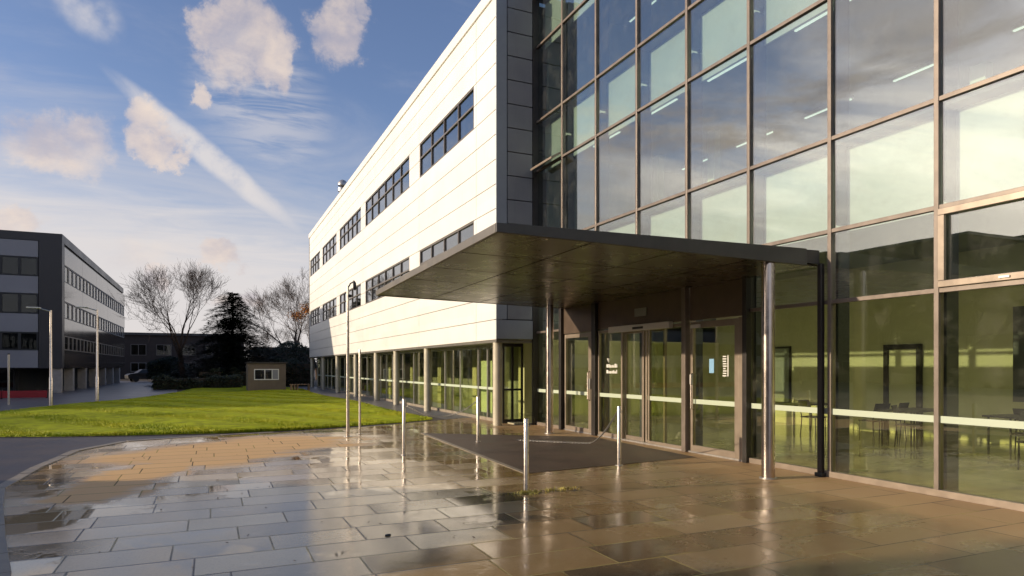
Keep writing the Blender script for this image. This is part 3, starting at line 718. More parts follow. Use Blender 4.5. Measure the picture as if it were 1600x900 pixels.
# sliding doors: two fixed screens, two leaves
door(13.02, 14.08, 0.03, 2.58, 'screen', 0.05, 0.05, 0.06, 0.08)
door(12.30, 13.05, 0.03, 2.52, 'sliding_door', 0.05, 0.07, 0.06, 0.09, XD+0.09)
door(11.55, 12.24, 0.03, 2.52, 'sliding_door', 0.06, 0.05, 0.06, 0.05, XD+0.09)
door(10.80, 12.02, 0.03, 2.58, 'screen', 0.045, 0.05, 0.06, 0.06)
ob = MB().box(XD-0.14, XD-0.03, 11.15, 13.45, 2.50, 2.64).build('door_operator', M['white'], gw, bevel=0.01)
MB().box(XD-0.146, XD-0.139, 12.05, 12.45, 2.535, 2.585).build('logo', M['black'], ob)
MB().box(XD-0.05, XD-0.03, 12.05, 12.5, 2.82, 3.00).build('notice_plate', M['int_ceil'], gw)
MB().box(XD-0.07, XD-0.036, 10.30, 10.56, 2.46, 2.53).build('door_closer', M['white'], d2)
MB().box(XD-0.07, XD-0.037, 10.52, 10.58, 1.35, 1.55).build('lock_box', M['white'], d2)
MB().box(XD-0.09, XD-0.034, 14.36, 14.46, 1.15, 1.4).build('push_button', M['galv'], d1)
MB().box(XD-0.012, XD-0.007, 9.95, 10.08, 1.58, 1.85).build('blue_notice', M['bluepaper'], d2)
mb = MB()
for k in range(9):
    zz = 1.52+k*0.045; mb.box(XD-0.012, XD-0.007, 9.60+rnd.uniform(0,0.03), 9.70+rnd.uniform(0,0.02), zz, zz+0.022)
mb.box(XD-0.012, XD-0.007, 9.56, 9.585, 1.52, 1.92)
mb.build('door_lettering', M['white'], d2)
for r_ in range(2):
    y = 13.72; mb = MB()
    while y > 13.28:
        w = rnd.uniform(0.03, 0.07); mb.box(XD-0.013, XD-0.008, y-w, y, 1.54+r_*0.14, 1.54+r_*0.14+rnd.uniform(0.05, 0.09)); y -= w+0.018
    mb.build('glass_lettering', M['white'], gw)
MB().tube([(XD-0.010,13.62,1.80),(XD-0.010,13.62,1.90)], [0.01,0.05], 8).build('glass_emblem', M['white'], gw)

# dark box pipe beside the canopy end
dp = empty('downpipe', (8.5, 7.62, 0), 'dark square downpipe under the near end of the canopy', 'downpipe')
MB().box(8.585,8.66,7.40,7.48,0.05,3.30).build('pipe', M['dark_frame'], dp, bevel=0.01)
MB().box(8.56,8.66,7.37,7.51,0.0,0.06).build('shoe', M['black'], dp, bevel=0.01)

# ------------------------------------------------------------------ canopy
cv = empty('canopy', (6, 11, 0), 'wide dark flat canopy on two steel columns over the entrance', 'canopy')
A, B_, C_, D_ = (3.20,7.50), (3.50,15.30), (8.66,15.75), (8.66,7.50)
def slope_slab(pts, zt, zb):
    n = len(pts); mb = MB()
    mb.add([(x,y,zb(x)) for x,y in pts]+[(x,y,zt(x)) for x,y in pts],
           [tuple(range(n-1,-1,-1)), tuple(range(n,2*n))]+[(i,(i+1)%n,n+(i+1)%n,n+i) for i in range(n)]); return mb
ztop = lambda x: 3.46+0.012*(x-3.2)
zbot = lambda x: 3.345-0.016*(x-3.2)
slope_slab([A,D_,C_,B_], lambda x: ztop(x)-0.01, lambda x: zbot(x)+0.045).build('roof_deck', M['fascia'], cv)
# fascias, 60 mm deep edge trims
def edge(p, q, t, mat, name='fascia'):
    (ax,ay),(bx,by) = p, q; L = math.hypot(bx-ax,by-ay); nx, ny = -(by-ay)/L*t, (bx-ax)/L*t
    slope_slab([(ax,ay),(bx,by),(bx+nx,by+ny),(ax+nx,ay+ny)], ztop, zbot).build(name, M[mat], cv, bevel=0.005)
edge((A[0]-0.03,A[1]-0.03),(D_[0]-0.3,D_[1]-0.03),0.06,'fascia')
edge((B_[0]-0.03,B_[1]+0.03),(A[0]-0.03,A[1]+0.032),0.06,'fascia_front')
edge((C_[0],C_[1]+0.03),(B_[0]+0.032,B_[1]+0.03),0.06,'fascia')
# soffit panels with open joints
def soff():
    mb = MB(); nx, ny = 4, 5
    def P(u, v):
        xa = A[0]+(B_[0]-A[0])*v; xb = 8.66; y = (A[1]+(B_[1]-A[1])*v)*(1-u)+(D_[1]+(C_[1]-D_[1])*v)*u
        return xa+(xb-xa)*u, y
    g = 0.0022
    for i in range(nx):
        for j in range(ny):
            q = [P(i/nx+g*1.2, j/ny+g), P((i+1)/nx-g*1.2, j/ny+g), P((i+1)/nx-g*1.2, (j+1)/ny-g), P(i/nx+g*1.2, (j+1)/ny-g)]
            tl_ = rnd.uniform(-0.002, 0.002)
            n = 4
            mb.add([(x,y,zbot(x)+0.008+tl_*(k%2)) for k,(x,y) in enumerate(q)]+[(x,y,zbot(x)+0.03) for x,y in q], [(3,2,1,0),(4,5,6,7)]+[(k,(k+1)%4,4+(k+1)%4,4+k) for k in range(4)])
    return mb
soff().build('soffit', M['soffit'], cv)
for x, y in ((7.72,7.62),(7.85,15.05)):
    mb = MB(); mb.cyl(x, y, 0.0, zbot(x)+0.006, 0.098, 40); c = mb.build('column', M['steel'], cv, True)
    MB().cyl(x, y, 0.0, 0.02, 0.13, 32).build('base_ring', M['galv'], c, True)

# ------------------------------------------------------------------ bollards and posts
def bollard(x, y, h, r, label):
    e = empty('bollard', (x,y,0), label, 'bollard', 'steel bollards in front of the entrance')
    LOCAL[0] = True
    mb = MB(); mb.tube([(0,0,0),(0,0,h-0.012),(0,0,h)], [r,r,r*0.86], 24); mb.build('post', M['bsteel'], e, True)
    MB().tube([(0,0,0),(0,0,0.008)], [r*1.9,r*1.8], 24).build('base_plate', M['galv'], e, True)
    MB().tube([(r,0,h-0.10),(r+0.02,0,h-0.10)], 0.012, 8).build('eyelet', M['galv'], e)
    LOCAL[0] = False
    return e
bollard(3.87,8.10,1.00,0.036,'steel bollard nearest the camera with weeds and grit around its foot')
bollard(6.41,9.70,1.02,0.036,'steel bollard in front of the sliding doors with a loose chain')
bollard(5.52,14.09,1.02,0.036,'steel bollard standing before the round column of the white building with a chain')
bollard(3.38,12.53,1.08,0.034,'steel bollard farthest left, at the puddled slabs')
def chain(name, pts, label, r=0.009):
    mb = MB(); P = [Vector(p) for p in pts]
    # resample
    d = [0]
    for a, b in zip(P[:-1], P[1:]): d.append(d[-1]+(b-a).length)
    step = 0.042; s = 0; k = 0
    while s < d[-1]-step:
        def at(q):
            for i in range(len(d)-1):
                if q <= d[i+1]: return P[i].lerp(P[i+1], (q-d[i])/(d[i+1]-d[i]))
            return P[-1]
        a, b = at(s), at(s+step*1.25); t = (b-a).normalized(); n = t.cross(Vector((0,0,1)) if k % 2 else Vector((0.3,1,0.2))).normalized()*0.011
        c0 = [a+n, a.lerp(b,0.15)+n*1.3, a.lerp(b,0.85)+n*1.3, b+n*0.3, b-n*0.3, a.lerp(b,0.85)-n*1.3, a.lerp(b,0.15)-n*1.3, a-n, a+n]
        mb.tube(c0, r*0.5, 5); s += step; k += 1
    o = mb.build(name, M['galv']); tag(o, label, 'chain')
def cat(a, b, sag, n=16):
    a, b = Vector(a), Vector(b)
    return [a.lerp(b, i/n)-Vector((0,0,4*sag*(i/n)*(1-i/n))) for i in range(n+1)]
chain('chain', cat((6.40,9.74,0.92),(7.55,12.55,0.03),0.10)+cat((7.56,12.6,0.025),(6.4,13.9,0.02),0.0,6), 'loose chain drooping from the bollard down to the apron by the doors')
chain('chain', cat((5.50,14.12,0.92),(3.42,12.56,0.96),0.28,24), 'sagging chain hung between the two farther bollards')
# lamp post and slim post by the lawn
lp = empty('lighting_post', (3.02,16.35,0), 'tall slim steel post with a small camera head near the lawn', 'post')
LOCAL[0] = True
MB().tube([(0,0,0),(0,0,1.9),(0,0,3.66)], [0.042,0.038,0.028], 16).build('pole', M['bsteel'], lp, True)
MB().cyl(0,0,0,0.012,0.11,20).build('base_plate', M['galv'], lp, True)
MB().tube([(0,0,3.6),(0.06,0,3.72),(0.16,0,3.78)], 0.016, 8).build('arm', M['black'], lp, True)
mb = MB(); mb.tube([(0.14,0,3.80),(0.16,0,3.74),(0.17,0,3.62),(0.17,0,3.56)], [0.015,0.038,0.042,0.02], 12); mb.build('camera', M['black'], lp, True)
mb = MB(); mb.tube([(0.02,0,3.42),(0.09,0,3.42)], [0.045,0.03], 10); mb.build('bracket', M['black'], lp, True)
LOCAL[0] = False
sp_ = empty('marker_post', (3.42,16.9,0), 'slim steel post about two metres high right of the taller post', 'post')
LOCAL[0] = True
MB().tube([(0,0,0),(0,0,2.08),(0,0,2.14)], [0.030,0.027,0.018], 16).build('pole', M['bsteel'], sp_, True)
MB().cyl(0,0,0,0.012,0.09,20).build('base_plate', M['galv'], sp_, True)
LOCAL[0] = False
# street lamps on the left
def lamp(x, y, h, label):
    e = empty('street_lamp', (x,y,0), label, 'street lamp', 'lamp posts by the far path'); LOCAL[0] = True
    MB().tube([(0,0,0),(0,0,1.2),(0,0,1.25),(0,0,h)], [0.075,0.07,0.05,0.04], 12).build('pole', M['bsteel'], e, True)
    MB().tube([(0,0,h-0.05),(-0.35,-0.05,h+0.05),(-0.6,-0.1,h+0.08)], 0.025, 8).build('arm', M['galv'], e, True)
    MB().box(-0.85,-0.35,-0.2,0.05,h+0.06,h+0.11).build('lamp_head', M['white'], e, bevel=0.02)
    LOCAL[0] = False
lamp(-6.35,34.6,4.15,'lamp post with short arm in front of the dark building corner, left of the two')
lamp(-5.0,37.4,4.45,'lamp post with short arm before the dark glossy side wall, right of the two')
e = empty('sign_post', (-8.3,36.6,0), 'thin grey post by the red barrier', 'post'); LOCAL[0] = True
MB().cyl(0,0,0,2.25,0.04,10).build('pole', M['galv'], e, True); MB().cyl(0,0,2.25,2.29,0.05,10).build('cap', M['black'], e, True); LOCAL[0] = False

# weeds at the bollard foot, grit, rubbish
mb = MB()
for k in range(260):
    a = rnd.uniform(0, 6.28); rr_ = abs(rnd.gauss(0, 0.10)); x = 3.85+math.cos(a)*rr_*1.5; y = 8.06+math.sin(a)*rr_*0.8
    if rnd.random() < 0.35: x += rnd.uniform(0, 0.75); y += rnd.uniform(0.0, 0.06)+0.05*(x-3.85)
    h = rnd.uniform(0.01, 0.055)*max(0.3, 1-rr_*3); w = rnd.uniform(0.006, 0.016); b = rnd.uniform(0, 3.14)
    mb.add([(x-w*math.cos(b),y-w*math.sin(b),0.002),(x+w*math.cos(b),y+w*math.sin(b),0.002),(x+rnd.gauss(0,0.02),y+rnd.gauss(0,0.02),h+0.004)], [(0,1,2)])
tag(mb.build('weeds', M['weed']), 'yellowish weeds and moss around the foot of the nearest bollard', 'weeds', kind='stuff')
def debris(name, x, y, s, mat, label, cat_):
    bm = bmesh.new(); bmesh.ops.create_icosphere(bm, subdivisions=2, radius=s)
    for v in bm.verts:
        v.co *= rnd.uniform(0.6, 1.3); v.co.z = v.co.z*0.45
        if v.co.z < 0: v.co.z *= 0.3
    me = bpy.data.meshes.new(name); bm.to_mesh(me); bm.free(); me.materials.append(mat)
    o = bpy.data.objects.new(name, me); COL.objects.link(o); o.location = (x,y,s*0.12); tag(o, label, cat_)
debris('stone_fragment', 1.62, 6.62, 0.03, M['black'], 'small dark lump lying on a pale foreground slab', 'stone')
debris('stone_fragment', 4.55, 7.98, 0.022, M['stone'], 'pale grit lump right of the nearest bollard', 'stone')
debris('stone_fragment', 4.75, 8.15, 0.018, M['soil'], 'tiny dark grit lump on the joint right of the nearest bollard', 'stone')

r2 = random.Random(5); mb = MB()
for k in range(340):
    if k < 200:
        i = r2.randrange(2, 11); t_ = r2.random(); ax, ay = LAWN[i]; bx, by = LAWN[i+1]
        x = ax+(bx-ax)*t_+r2.gauss(0,0.06); y = ay+(by-ay)*t_-abs(r2.gauss(0,0.10))
    else: x = r2.uniform(-1.5, 8.2); y = r2.uniform(5.0, 16.5)
    a = r2.uniform(0,6.28); q = r2.uniform(0.008,0.022); u = Vector((math.cos(a),math.sin(a),0))*q; v = Vector((-math.sin(a),math.cos(a),0))*q*0.6
    p = Vector((x,y,0.006)); mb.add([p-u, p-v+Vector((0,0,q*0.3)), p+u+Vector((0,0,q*0.5)), p+v], [(0,1,2,3)])
tag(mb.build('leaf_litter', M['wood']), 'scattered tiny dead brown leaves and grit on the wet slabs and lawn edge', 'leaf litter', kind='stuff')
sheet('lawn_edge_soil', [(p[0],p[1]-0.10) for p in LAWN[1:11]]+[(p[0],p[1]+0.3) for p in reversed(LAWN[1:11])], 0.006, M['soil'])

# ================================================================== furniture inside
def table(x, y, rz, label):
    e = empty('table', (x,y,0.04), label, 'table', 'tables in the lobby', rz); LOCAL[0] = True
    MB().box(-0.7,0.7,-0.38,0.38,0.70,0.735).build('tabletop', M['dark_frame'], e, bevel=0.005)
    for sx in (-0.62,0.62):
        for sy in (-0.31,0.31): MB().tube([(sx,sy,0),(sx,sy,0.70)], 0.018, 8).build('leg', M['dark_frame'], e)
    LOCAL[0] = False; return e
def chair(x, y, rz):
    e = empty('chair', (x,y,0.04), 'dark slim chair at a lobby table', 'chair', 'chairs in the lobby', rz); LOCAL[0] = True
    MB().box(-0.21,0.21,-0.21,0.21,0.44,0.47).build('seat', M['dark_frame'], e, bevel=0.01)
    mb = MB(); mb.add([(-0.2,0.19,0.62),(0.2,0.19,0.62),(0.2,0.27,0.85),(-0.2,0.27,0.85),(-0.2,0.21,0.62),(0.2,0.21,0.62),(0.2,0.29,0.85),(-0.2,0.29,0.85)],[(0,1,2,3),(7,6,5,4),(0,4,5,1),(1,5,6,2),(2,6,7,3),(3,7,4,0)])
    mb.build('backrest', M['dark_frame'], e)
    for sx in (-0.19,0.19):
        MB().tube([(sx,-0.19,0),(sx,-0.18,0.44)], 0.012, 6).build('leg', M['dark_frame'], e)
        MB().tube([(sx,0.22,0),(sx,0.18,0.44),(sx,0.27,0.84)], 0.012, 6).build('leg', M['dark_frame'], e)
    LOCAL[0] = False; return e
t0 = table(13.9, 9.6, 0.1, 'dark table behind the glass, middle one seen through the bay right of the steel column')
copy_thing(t0, (13.6,12.3,0.04), 0.0, 'dark table deepest in the lobby behind the right hand door')
copy_thing(t0, (13.8,7.2,0.04), 1.5, 'dark table behind the mullion of the opening window')
copy_thing(t0, (12.4,5.6,0.04), 0.0, 'dark table behind the far right pane')
c0 = chair(13.2, 9.2, 0.4)
for x, y, r in ((13.5,10.25,3.0),(14.2,10.3,3.3),(13.2,7.0,-1.4),(14.5,7.6,1.6),(12.0,6.2,3.1),(13.2,11.6,0.1)):
    copy_thing(c0, (x,y,0.04), r)
idr = empty('inner_doorway', (15.46,10.9,0), 'dark framed doorway in the lobby back wall', 'doorway')
mb = MB(); mb.box(15.40,15.49,10.45,10.56,0.04,2.25); mb.box(15.40,15.49,11.30,11.41,0.04,2.25); mb.box(15.40,15.49,10.56,11.30,2.13,2.25); mb.build('frame', M['dark_frame'], idr)
MB().box(15.46,15.495,10.56,11.30,0.04,2.13).build('leaf', M['int_wall'], idr)
for (y, z0, z1, w, lab) in ((17.0,0.6,2.2,0.9,'framed timetable poster on the far lobby wall behind the column'),):
    p = empty('poster', (15.47, y-2.6, z0), lab, 'poster')
    MB().box(15.44,15.49,y-2.6,y-2.6+w+0.3,z0,z1+0.1).build('frame', M['dark_frame'], p); MB().box(15.43,15.45,y-2.55,y-2.35+w,z0+0.06,z1+0.04).build('sheet', M['int_ceil'], p)
p = empty('display_wall', (11.2, 7.2, 0), 'dark display screen wall with framed pictures behind the far right glass', 'display')
MB().box(14.6,14.7,6.2,8.0,1.0,2.9).build('board', M['fin'], p)
for zz in (1.2,1.75,2.3): MB().box(14.57,14.605,6.35,6.85,zz,zz+0.4).build('picture', M['int_wall_up'], p)
for x, y, in ((13.0,13.4),):
    pl_ = empty('pillar', (x,y,0), 'pale square pillar inside the lobby', 'pillar', 'pillars in the lobby')
    MB().box(x-0.09,x+0.09,y-0.09,y+0.09,0.04,4.3).build('shaft', M['int_wall'], pl_); MB().box(x-0.12,x+0.12,y-0.12,y+0.12,0.04,0.16).build('base', M['dark_frame'], pl_)

# ================================================================== left dark building
XL, YL = -8.8, 51.3
lb = empty('office_block', (XL-9, YL, 0), 'dark three storey office block with blue grey bands, left edge of the view', 'building')
mb = MB(); mb.box(XL-36, XL-0.12, YL+0.12, 84.3, 1.60, 10.2); mb.build('wall', M['darkclad'], lb)
mb = MB(); mb.box(XL-36, XL, YL, 84.4, 9.78, 10.30); mb.build('parapet', M['darkclad'], lb)
mb = MB(); mb.box(XL-1.25, XL, YL-0.02, YL+0.7, 1.60, 9.79); mb.build('corner_pier', M['darkclad'], lb)
# measured: window rows z
rowz = [(2.76,3.90),(5.10,6.37),(7.50,8.70)]
bandz = [(1.62,2.76),(3.90,5.10),(6.37,7.50),(8.70,9.77)]
for z0, z1 in bandz:
    for k in range(8):
        x1 = XL-1.3-k*4.4
        MB().box(x1-4.37, x1, YL+0.02, YL+0.14, z0+0.02, z1-0.02).build('band_panel', M['blueclad'], lb)
for z0, z1 in rowz:
    x1 = XL-1.3
    for k in range(26):
        f = MB(); w = 0.98; a, b = x1-w*(k+1), x1-w*k
        f.box(a, a+0.08, YL+0.02, YL+0.12, z0, z1); f.box(b-0.08, b, YL+0.02, YL+0.12, z0, z1); f.box(a+0.08,b-0.08,YL+0.02,YL+0.12,z0,z0+0.08); f.box(a+0.08,b-0.08,YL+0.02,YL+0.12,z1-0.08,z1)
        fo = f.build('window', M['black'], lb)
        MB().box(a+0.08,b-0.08,YL+0.06,YL+0.075,z0+0.08,z1-0.08).build('pane', M['glass_far'], fo)
# side (facing the lawn): glossy cladding with window strips
for z0, z1 in ((1.62,2.8),(3.75,4.9),(6.0,7.3),(8.4,9.6)):
    for k in range(5):
        y = YL+0.75+k*6.7; MB().box(XL-0.12, XL+0.0, y+0.015, y+6.68, z0+0.02, z1-0.02).build('side_panel', M['glossclad'], lb)
for z0, z1 in ((2.8,3.75),(4.9,6.0),(7.3,8.4)):
    for k in range(22):
        y = YL+0.8+k*1.5; f = MB(); f.box(XL-0.1,XL-0.01,y,y+0.14,z0,z1); f.box(XL-0.1,XL-0.01,y+1.36,y+1.5,z0,z1); f.box(XL-0.1,XL-0.01,y+0.14,y+1.36,z0,z0+0.06); f.box(XL-0.1,XL-0.01,y+0.14,y+1.36,z1-0.06,z1)
        fo = f.build('window', M['win_frame' if z0 < 4 else 'palecol'], lb); MB().box(XL-0.07,XL-0.05,y+0.14,y+1.36,z0+0.06,z1-0.06).build('pane', M['glass_far'], fo)
MB().box(XL-35, XL-3.0, YL+3, 83, 0, 1.59).build('ground_storey', M['dark'], lb)
for k in range(10):
    a = XL-3.2-k*3.0; f = MB(); f.box(a-0.06,a+0.06,YL+2.92,YL+2.99,0,1.59); f.box(a-3,a-0.06,YL+2.92,YL+2.99,1.48,1.59)
    fo = f.build('shop_window', M['black'], lb); MB().box(a-2.94,a-0.06,YL+2.94,YL+2.96,0.1,1.48).build('pane', M['glass_far'], fo)
for (x, y) in [(XL-0.35,YL+0.4)]+[(XL-0.35,YL+4.5+5.2*k) for k in range(6)]+[(XL-7*k,YL+0.5) for k in range(2,5)]:
    MB().box(x-0.28,x+0.28,y-0.25,y+0.25,0,1.61).build('pier', M['palecol'], lb, bevel=0.02)
rb = empty('red_barrier', (-12, 43.1, 0), 'long low red barrier in front of the dark office block', 'barrier')
for k in range(8): MB().box(-8.1-2.0*k-1.96,-8.1-2.0*k,43.1,43.2,0.04,0.42).build('panel', M['red'], rb)
for k in range(9): MB().box(-8.12-2.0*k-0.05,-8.12-2.0*k+0.05,43.2,43.28,0,0.47).build('post', M['black'], rb)

# ================================================================== far block behind the trees
def far_block(x0, x1, y, h, dep, label, rows, mat='brick', bay=3.2):
    e = empty('terrace_block', ((x0+x1)/2, y, 0), label, 'building')
    MB().box(x0,x1,y,y+dep,0,h).build('wall', M[mat], e)
    MB().box(x0-0.3,x1+0.3,y-0.3,y+dep+0.3,h,h+0.35).build('roof', M['fascia'], e)
    for z0, z1 in rows:
        x = x0+0.8
        while x < x1-bay:
            f = MB(); f.box(x,x+bay*0.62,y-0.06,y-0.01,z0,z0+0.1); f.box(x,x+bay*0.62,y-0.06,y-0.01,z1-0.1,z1); f.box(x,x+0.1,y-0.06,y-0.01,z0+0.1,z1-0.1); f.box(x+bay*0.62-0.1,x+bay*0.62,y-0.06,y-0.01,z0+0.1,z1-0.1); f.box(x+bay*0.31-0.05,x+bay*0.31+0.05,y-0.06,y-0.01,z0+0.1,z1-0.1)
            fo = f.build('window', M['clay'] if rnd.random() < 0.5 else M['win_frame'], e)
            MB().box(x+0.1,x+bay*0.62-0.1,y-0.04,y-0.02,z0+0.1,z1-0.1).build('pane', M['glass_far'], fo); x += bay
    return e
far_block(-24, 4.5, 108, 6.2, 12, 'long dark brick block behind the bare tree', ((1.0,2.3),(3.3,4.9)))
far_block(5.5, 13, 96, 4.0, 10, 'low brown building behind the shed', ((1.0,2.3),))
far_block(-1.0, 2.8, 88, 2.6, 5, 'small low outbuilding under the conifer', ((0.9,1.9),), 'brick', 1.8)

# shed
sh = empty('shed', (3.55,49.4,0), 'small flat roofed brown shed with a white framed window at the lawn end', 'shed')
LOCAL[0] = True
MB().box(-1.25,1.25,-0.1,2.4,0,1.93).build('wall', M['shedwall'], sh, bevel=0.01)
MB().box(-1.33,1.33,-0.2,2.5,1.93,2.02).build('roof', M['dark_frame'], sh)
f = MB(); f.box(-0.85,0.78,-0.135,-0.102,0.78,0.84); f.box(-0.85,0.78,-0.135,-0.102,1.48,1.54); 
for x in (-0.85,-0.18,0.30,0.72): f.box(x,x+0.06,-0.135,-0.102,0.84,1.48)
fo = f.build('window', M['white'], sh)
MB().box(-0.79,0.30,-0.125,-0.11,0.84,1.48).build('pane', M['glass_far'], fo); MB().box(0.36,0.72,-0.122,-0.108,0.84,1.48).build('blind', M['blueclad'], fo)
LOCAL[0] = False
bt = empty('picnic_bench', (5.25,47.8,0), 'small slatted wooden bench beside the shed', 'bench')
LOCAL[0] = True
for k in range(4): MB().box(-0.35,0.95,-0.3+0.15*k,-0.17+0.15*k,0.46,0.5).build('slat', M['wood'], bt)
for x in (-0.3,-0.1,0.1,0.85): MB().box(x,x+0.09,-0.28,0.28,0,0.459).build('leg', M['wood'], bt)
LOCAL[0] = False

# car by the hedge (mostly hidden)
def car(x, y, rz, mat, label):
    e = empty('parked_car', (x,y,0), label, 'car', None, rz); LOCAL[0] = True
    prof = [(-2.1,0.35),(-2.15,0.75),(-1.85,0.92),(-1.2,1.0),(-0.65,1.40),(0.75,1.42),(1.45,1.02),(2.0,0.95),(2.15,0.7),(2.1,0.35)]
    n = len(prof); mb = MB()
    mb.add([(px_, -0.85 if pz < 1.1 else -0.68, pz) for px_, pz in prof]+[(px_, 0.85 if pz < 1.1 else 0.68, pz) for px_, pz in prof],
           [tuple(range(n)), tuple(range(2*n-1, n-1, -1))]+[(i,n+i,n+(i+1)%n,(i+1)%n) for i in range(n)])
    mb.build('body', mat, e, bevel=0.05)
    for s in (-1, 1):
        mb = MB(); yy0 = s*0.80
        mb.add([(-1.05,s*0.845,1.03),(1.25,s*0.845,1.04),(0.68,s*0.72,1.36),(-0.6,s*0.72,1.35)], [(0,1,2,3)]); mb.add([(-1.05,s*0.86,1.03),(1.25,s*0.86,1.04),(0.68,s*0.735,1.36),(-0.6,s*0.735,1.35)], [(3,2,1,0)])
        mb.build('window', M['black'], e)
        for wx in (-1.35, 1.35):
            MB().tube([(wx,s*0.70,0.32),(wx,s*0.90,0.32)], 0.32, 20).build('wheel', M['rubber'], e, True)
    LOCAL[0] = False
car(1.0, 62.5, 0.15, M['white'], 'white car parked behind the hedge under the conifer')
car(-6.6, 86, 0.3, M['dark_frame'], 'dark car parked far off beside the glossy office wall')

# ================================================================== vegetation
def bare_tree(name, x, y, h, seed, label, spread=1.0, maxd=6, lean=0, trunks=1):
    r = random.Random(seed)
    e = empty(name, (x,y,0), label, 'tree'); LOCAL[0] = True
    tr, cr = MB(), MB()
    def branch(p, d, L, rad, depth):
        n = 3 if depth > 3 else 4; pts = [p]; rs = [rad]; q = p.copy(); dd = d.copy()
        for i in range(n):
            dd = (dd+Vector((r.gauss(0,0.10),r.gauss(0,0.10),r.gauss(0,0.06)+0.05))).normalized()
            q = q+dd*(L/n); pts.append(q.copy()); rs.append(rad*(1-0.42*(i+1)/n))
        seg = 8 if depth < 2 else (5 if depth < 4 else 3)
        (tr if depth < 1 else cr).tube(pts, rs, seg, caps=False)
        if depth >= maxd: return
        kids = 2 if depth == 0 else (3 if r.random() < 0.62 else 2)
        if depth == 0: kids = 4
        for k in range(kids):
            ang = r.uniform(0.25, 0.62)*spread*(1.15 if depth < 2 else 1)
            if k == 0 and depth > 0: ang *= 0.45
            ax = dd.orthogonal().normalized(); ax = Matrix.Rotation(2*math.pi*(k+r.random()*0.7)/kids, 3, dd) @ ax
            nd = (Matrix.Rotation(ang, 3, ax) @ dd).normalized()
            st = pts[-1] if k < 2 else pts[-2]
            branch(st, nd, L*r.uniform(0.66, 0.86), max(rs[-1]*r.uniform(0.55,0.78), 0.009), depth+1)
        if depth >= 1:
            for k in range(4 if depth < 5 else 2):
                st = pts[r.randint(1, n-1)]; nd = (dd+Vector((r.gauss(0,0.8),r.gauss(0,0.8),r.gauss(0.1,0.5)))).normalized()
                tw = [st, st+nd*L*0.35, st+(nd+Vector((0,0,0.25))).normalized()*L*0.62]
                cr.tube(tw, [max(rad*0.22,0.008), 0.008, 0.006], 3, caps=False)
    for k in range(trunks):
        d0 = Vector((lean+r.gauss(0,0.06)+(k-(trunks-1)/2)*0.25, r.gauss(0,0.05), 1)).normalized()
        branch(Vector((k*0.25,0,0)), d0, h*0.23, h*0.022, 0)
    tr.build('trunk', M['bark'], e, True); cr.build('crown', M['bark'], e, True); LOCAL[0] = False
    return e
bare_tree('bare_tree', -2.2, 66, 13.6, 5, 'wide leafless tree left of the conifer', 1.15, 7)
RT = bare_tree('bare_tree', 8.4, 76, 16.0, 9, 'tall leafless tree rising between the shed and the white building', 1.1, 7)
bare_tree('bare_tree', 6.0, 90, 9.5, 21, 'smaller leafless tree behind the shed', 1.1, 6)
bare_tree('bare_tree', 13.0, 92, 12.5, 33, 'leafless tree partly hidden by the far end of the white building', 1.0, 6)

def conifer(x, y, h, rb_, label, seed=3):
    r = random.Random(seed); e = empty('conifer_tree', (x,y,0), label, 'tree'); LOCAL[0] = True
    MB().tube([(0,0,0),(0,0,h*0.5),(0,0,h)], [0.22,0.12,0.02], 10).build('trunk', M['bark'], e, True)
    mb = MB(); z = 0.5
    while z < h-0.15:
        f = 1-z/h; L0 = rb_*(f**0.8)*r.uniform(0.8, 1.15)+0.15; nb = 9 if f > 0.3 else 6
        for k in range(nb):
            a = 2*math.pi*(k+r.random())/nb; L = L0*r.uniform(0.65, 1.15); ca, sa = math.cos(a), math.sin(a)
            steps = max(3, int(L/0.16))
            for i in range(steps):
                t = (i+0.5)/steps; bx, by = ca*L*t, sa*L*t; bz = z+0.12*L*math.sin(t*3)-0.22*L*t*t+0.2*t**3
                for m_ in range(7):
                    w = 0.28*(1-t)*L*0.5+0.12; px_ = bx+r.gauss(0,w*0.5); py_ = by+r.gauss(0,w*0.5); pz = bz+r.gauss(0,0.05)
                    b = a+r.gauss(0,0.7); s = r.uniform(0.22,0.42); th = r.uniform(0.07,0.13)
                    cb, sb = math.cos(b), math.sin(b)
                    mb.add([(px_-sb*th,py_+cb*th,pz),(px_+sb*th,py_-cb*th,pz),(px_+cb*s,py_+sb*s,pz+r.uniform(-0.06,0.07))], [(0,1,2)])
        z += r.uniform(0.14, 0.24)*(1 if f > 0.2 else 0.8)
    mb.build('crown', M['needle'], e); LOCAL[0] = False; return e
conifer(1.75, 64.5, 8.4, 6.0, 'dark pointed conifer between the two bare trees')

def leafmass(name, fn, n, s, mat, label, cat_, kind=None, parent=None, seed=1):
    r = random.Random(seed); mb = MB()
    for _ in range(n):
        p = fn(r); a, b = r.uniform(0,6.28), r.uniform(-0.8,0.8); q = s*r.uniform(0.6,1.4)
        u = Vector((math.cos(a),math.sin(a),b)).normalized(); v = u.orthogonal().normalized()
        p = Vector(p)
        mb.add([p-v*q*0.5, p+u*q*0.6, p+v*q*0.5, p-u*q*0.6], [(0,1,2,3)])
    o = mb.build(name, mat, parent)
    if label: tag(o, label, cat_, kind=kind)
    return o
def roof_stand_in(cx, cy, cz, sd):  # orange leaf quads standing in for a sunlit roof beyond the tree
    leafmass('leaves', lambda r: (cx+r.gauss(0,0.42), cy+r.gauss(0,0.4), cz+r.gauss(0,0.30)), 420, 0.15, M['sunlit_roof'], None, None, parent=RT, seed=sd)
roof_stand_in(9.0, 79.0, 7.5, 1); roof_stand_in(10.1, 79.0, 8.3, 2)
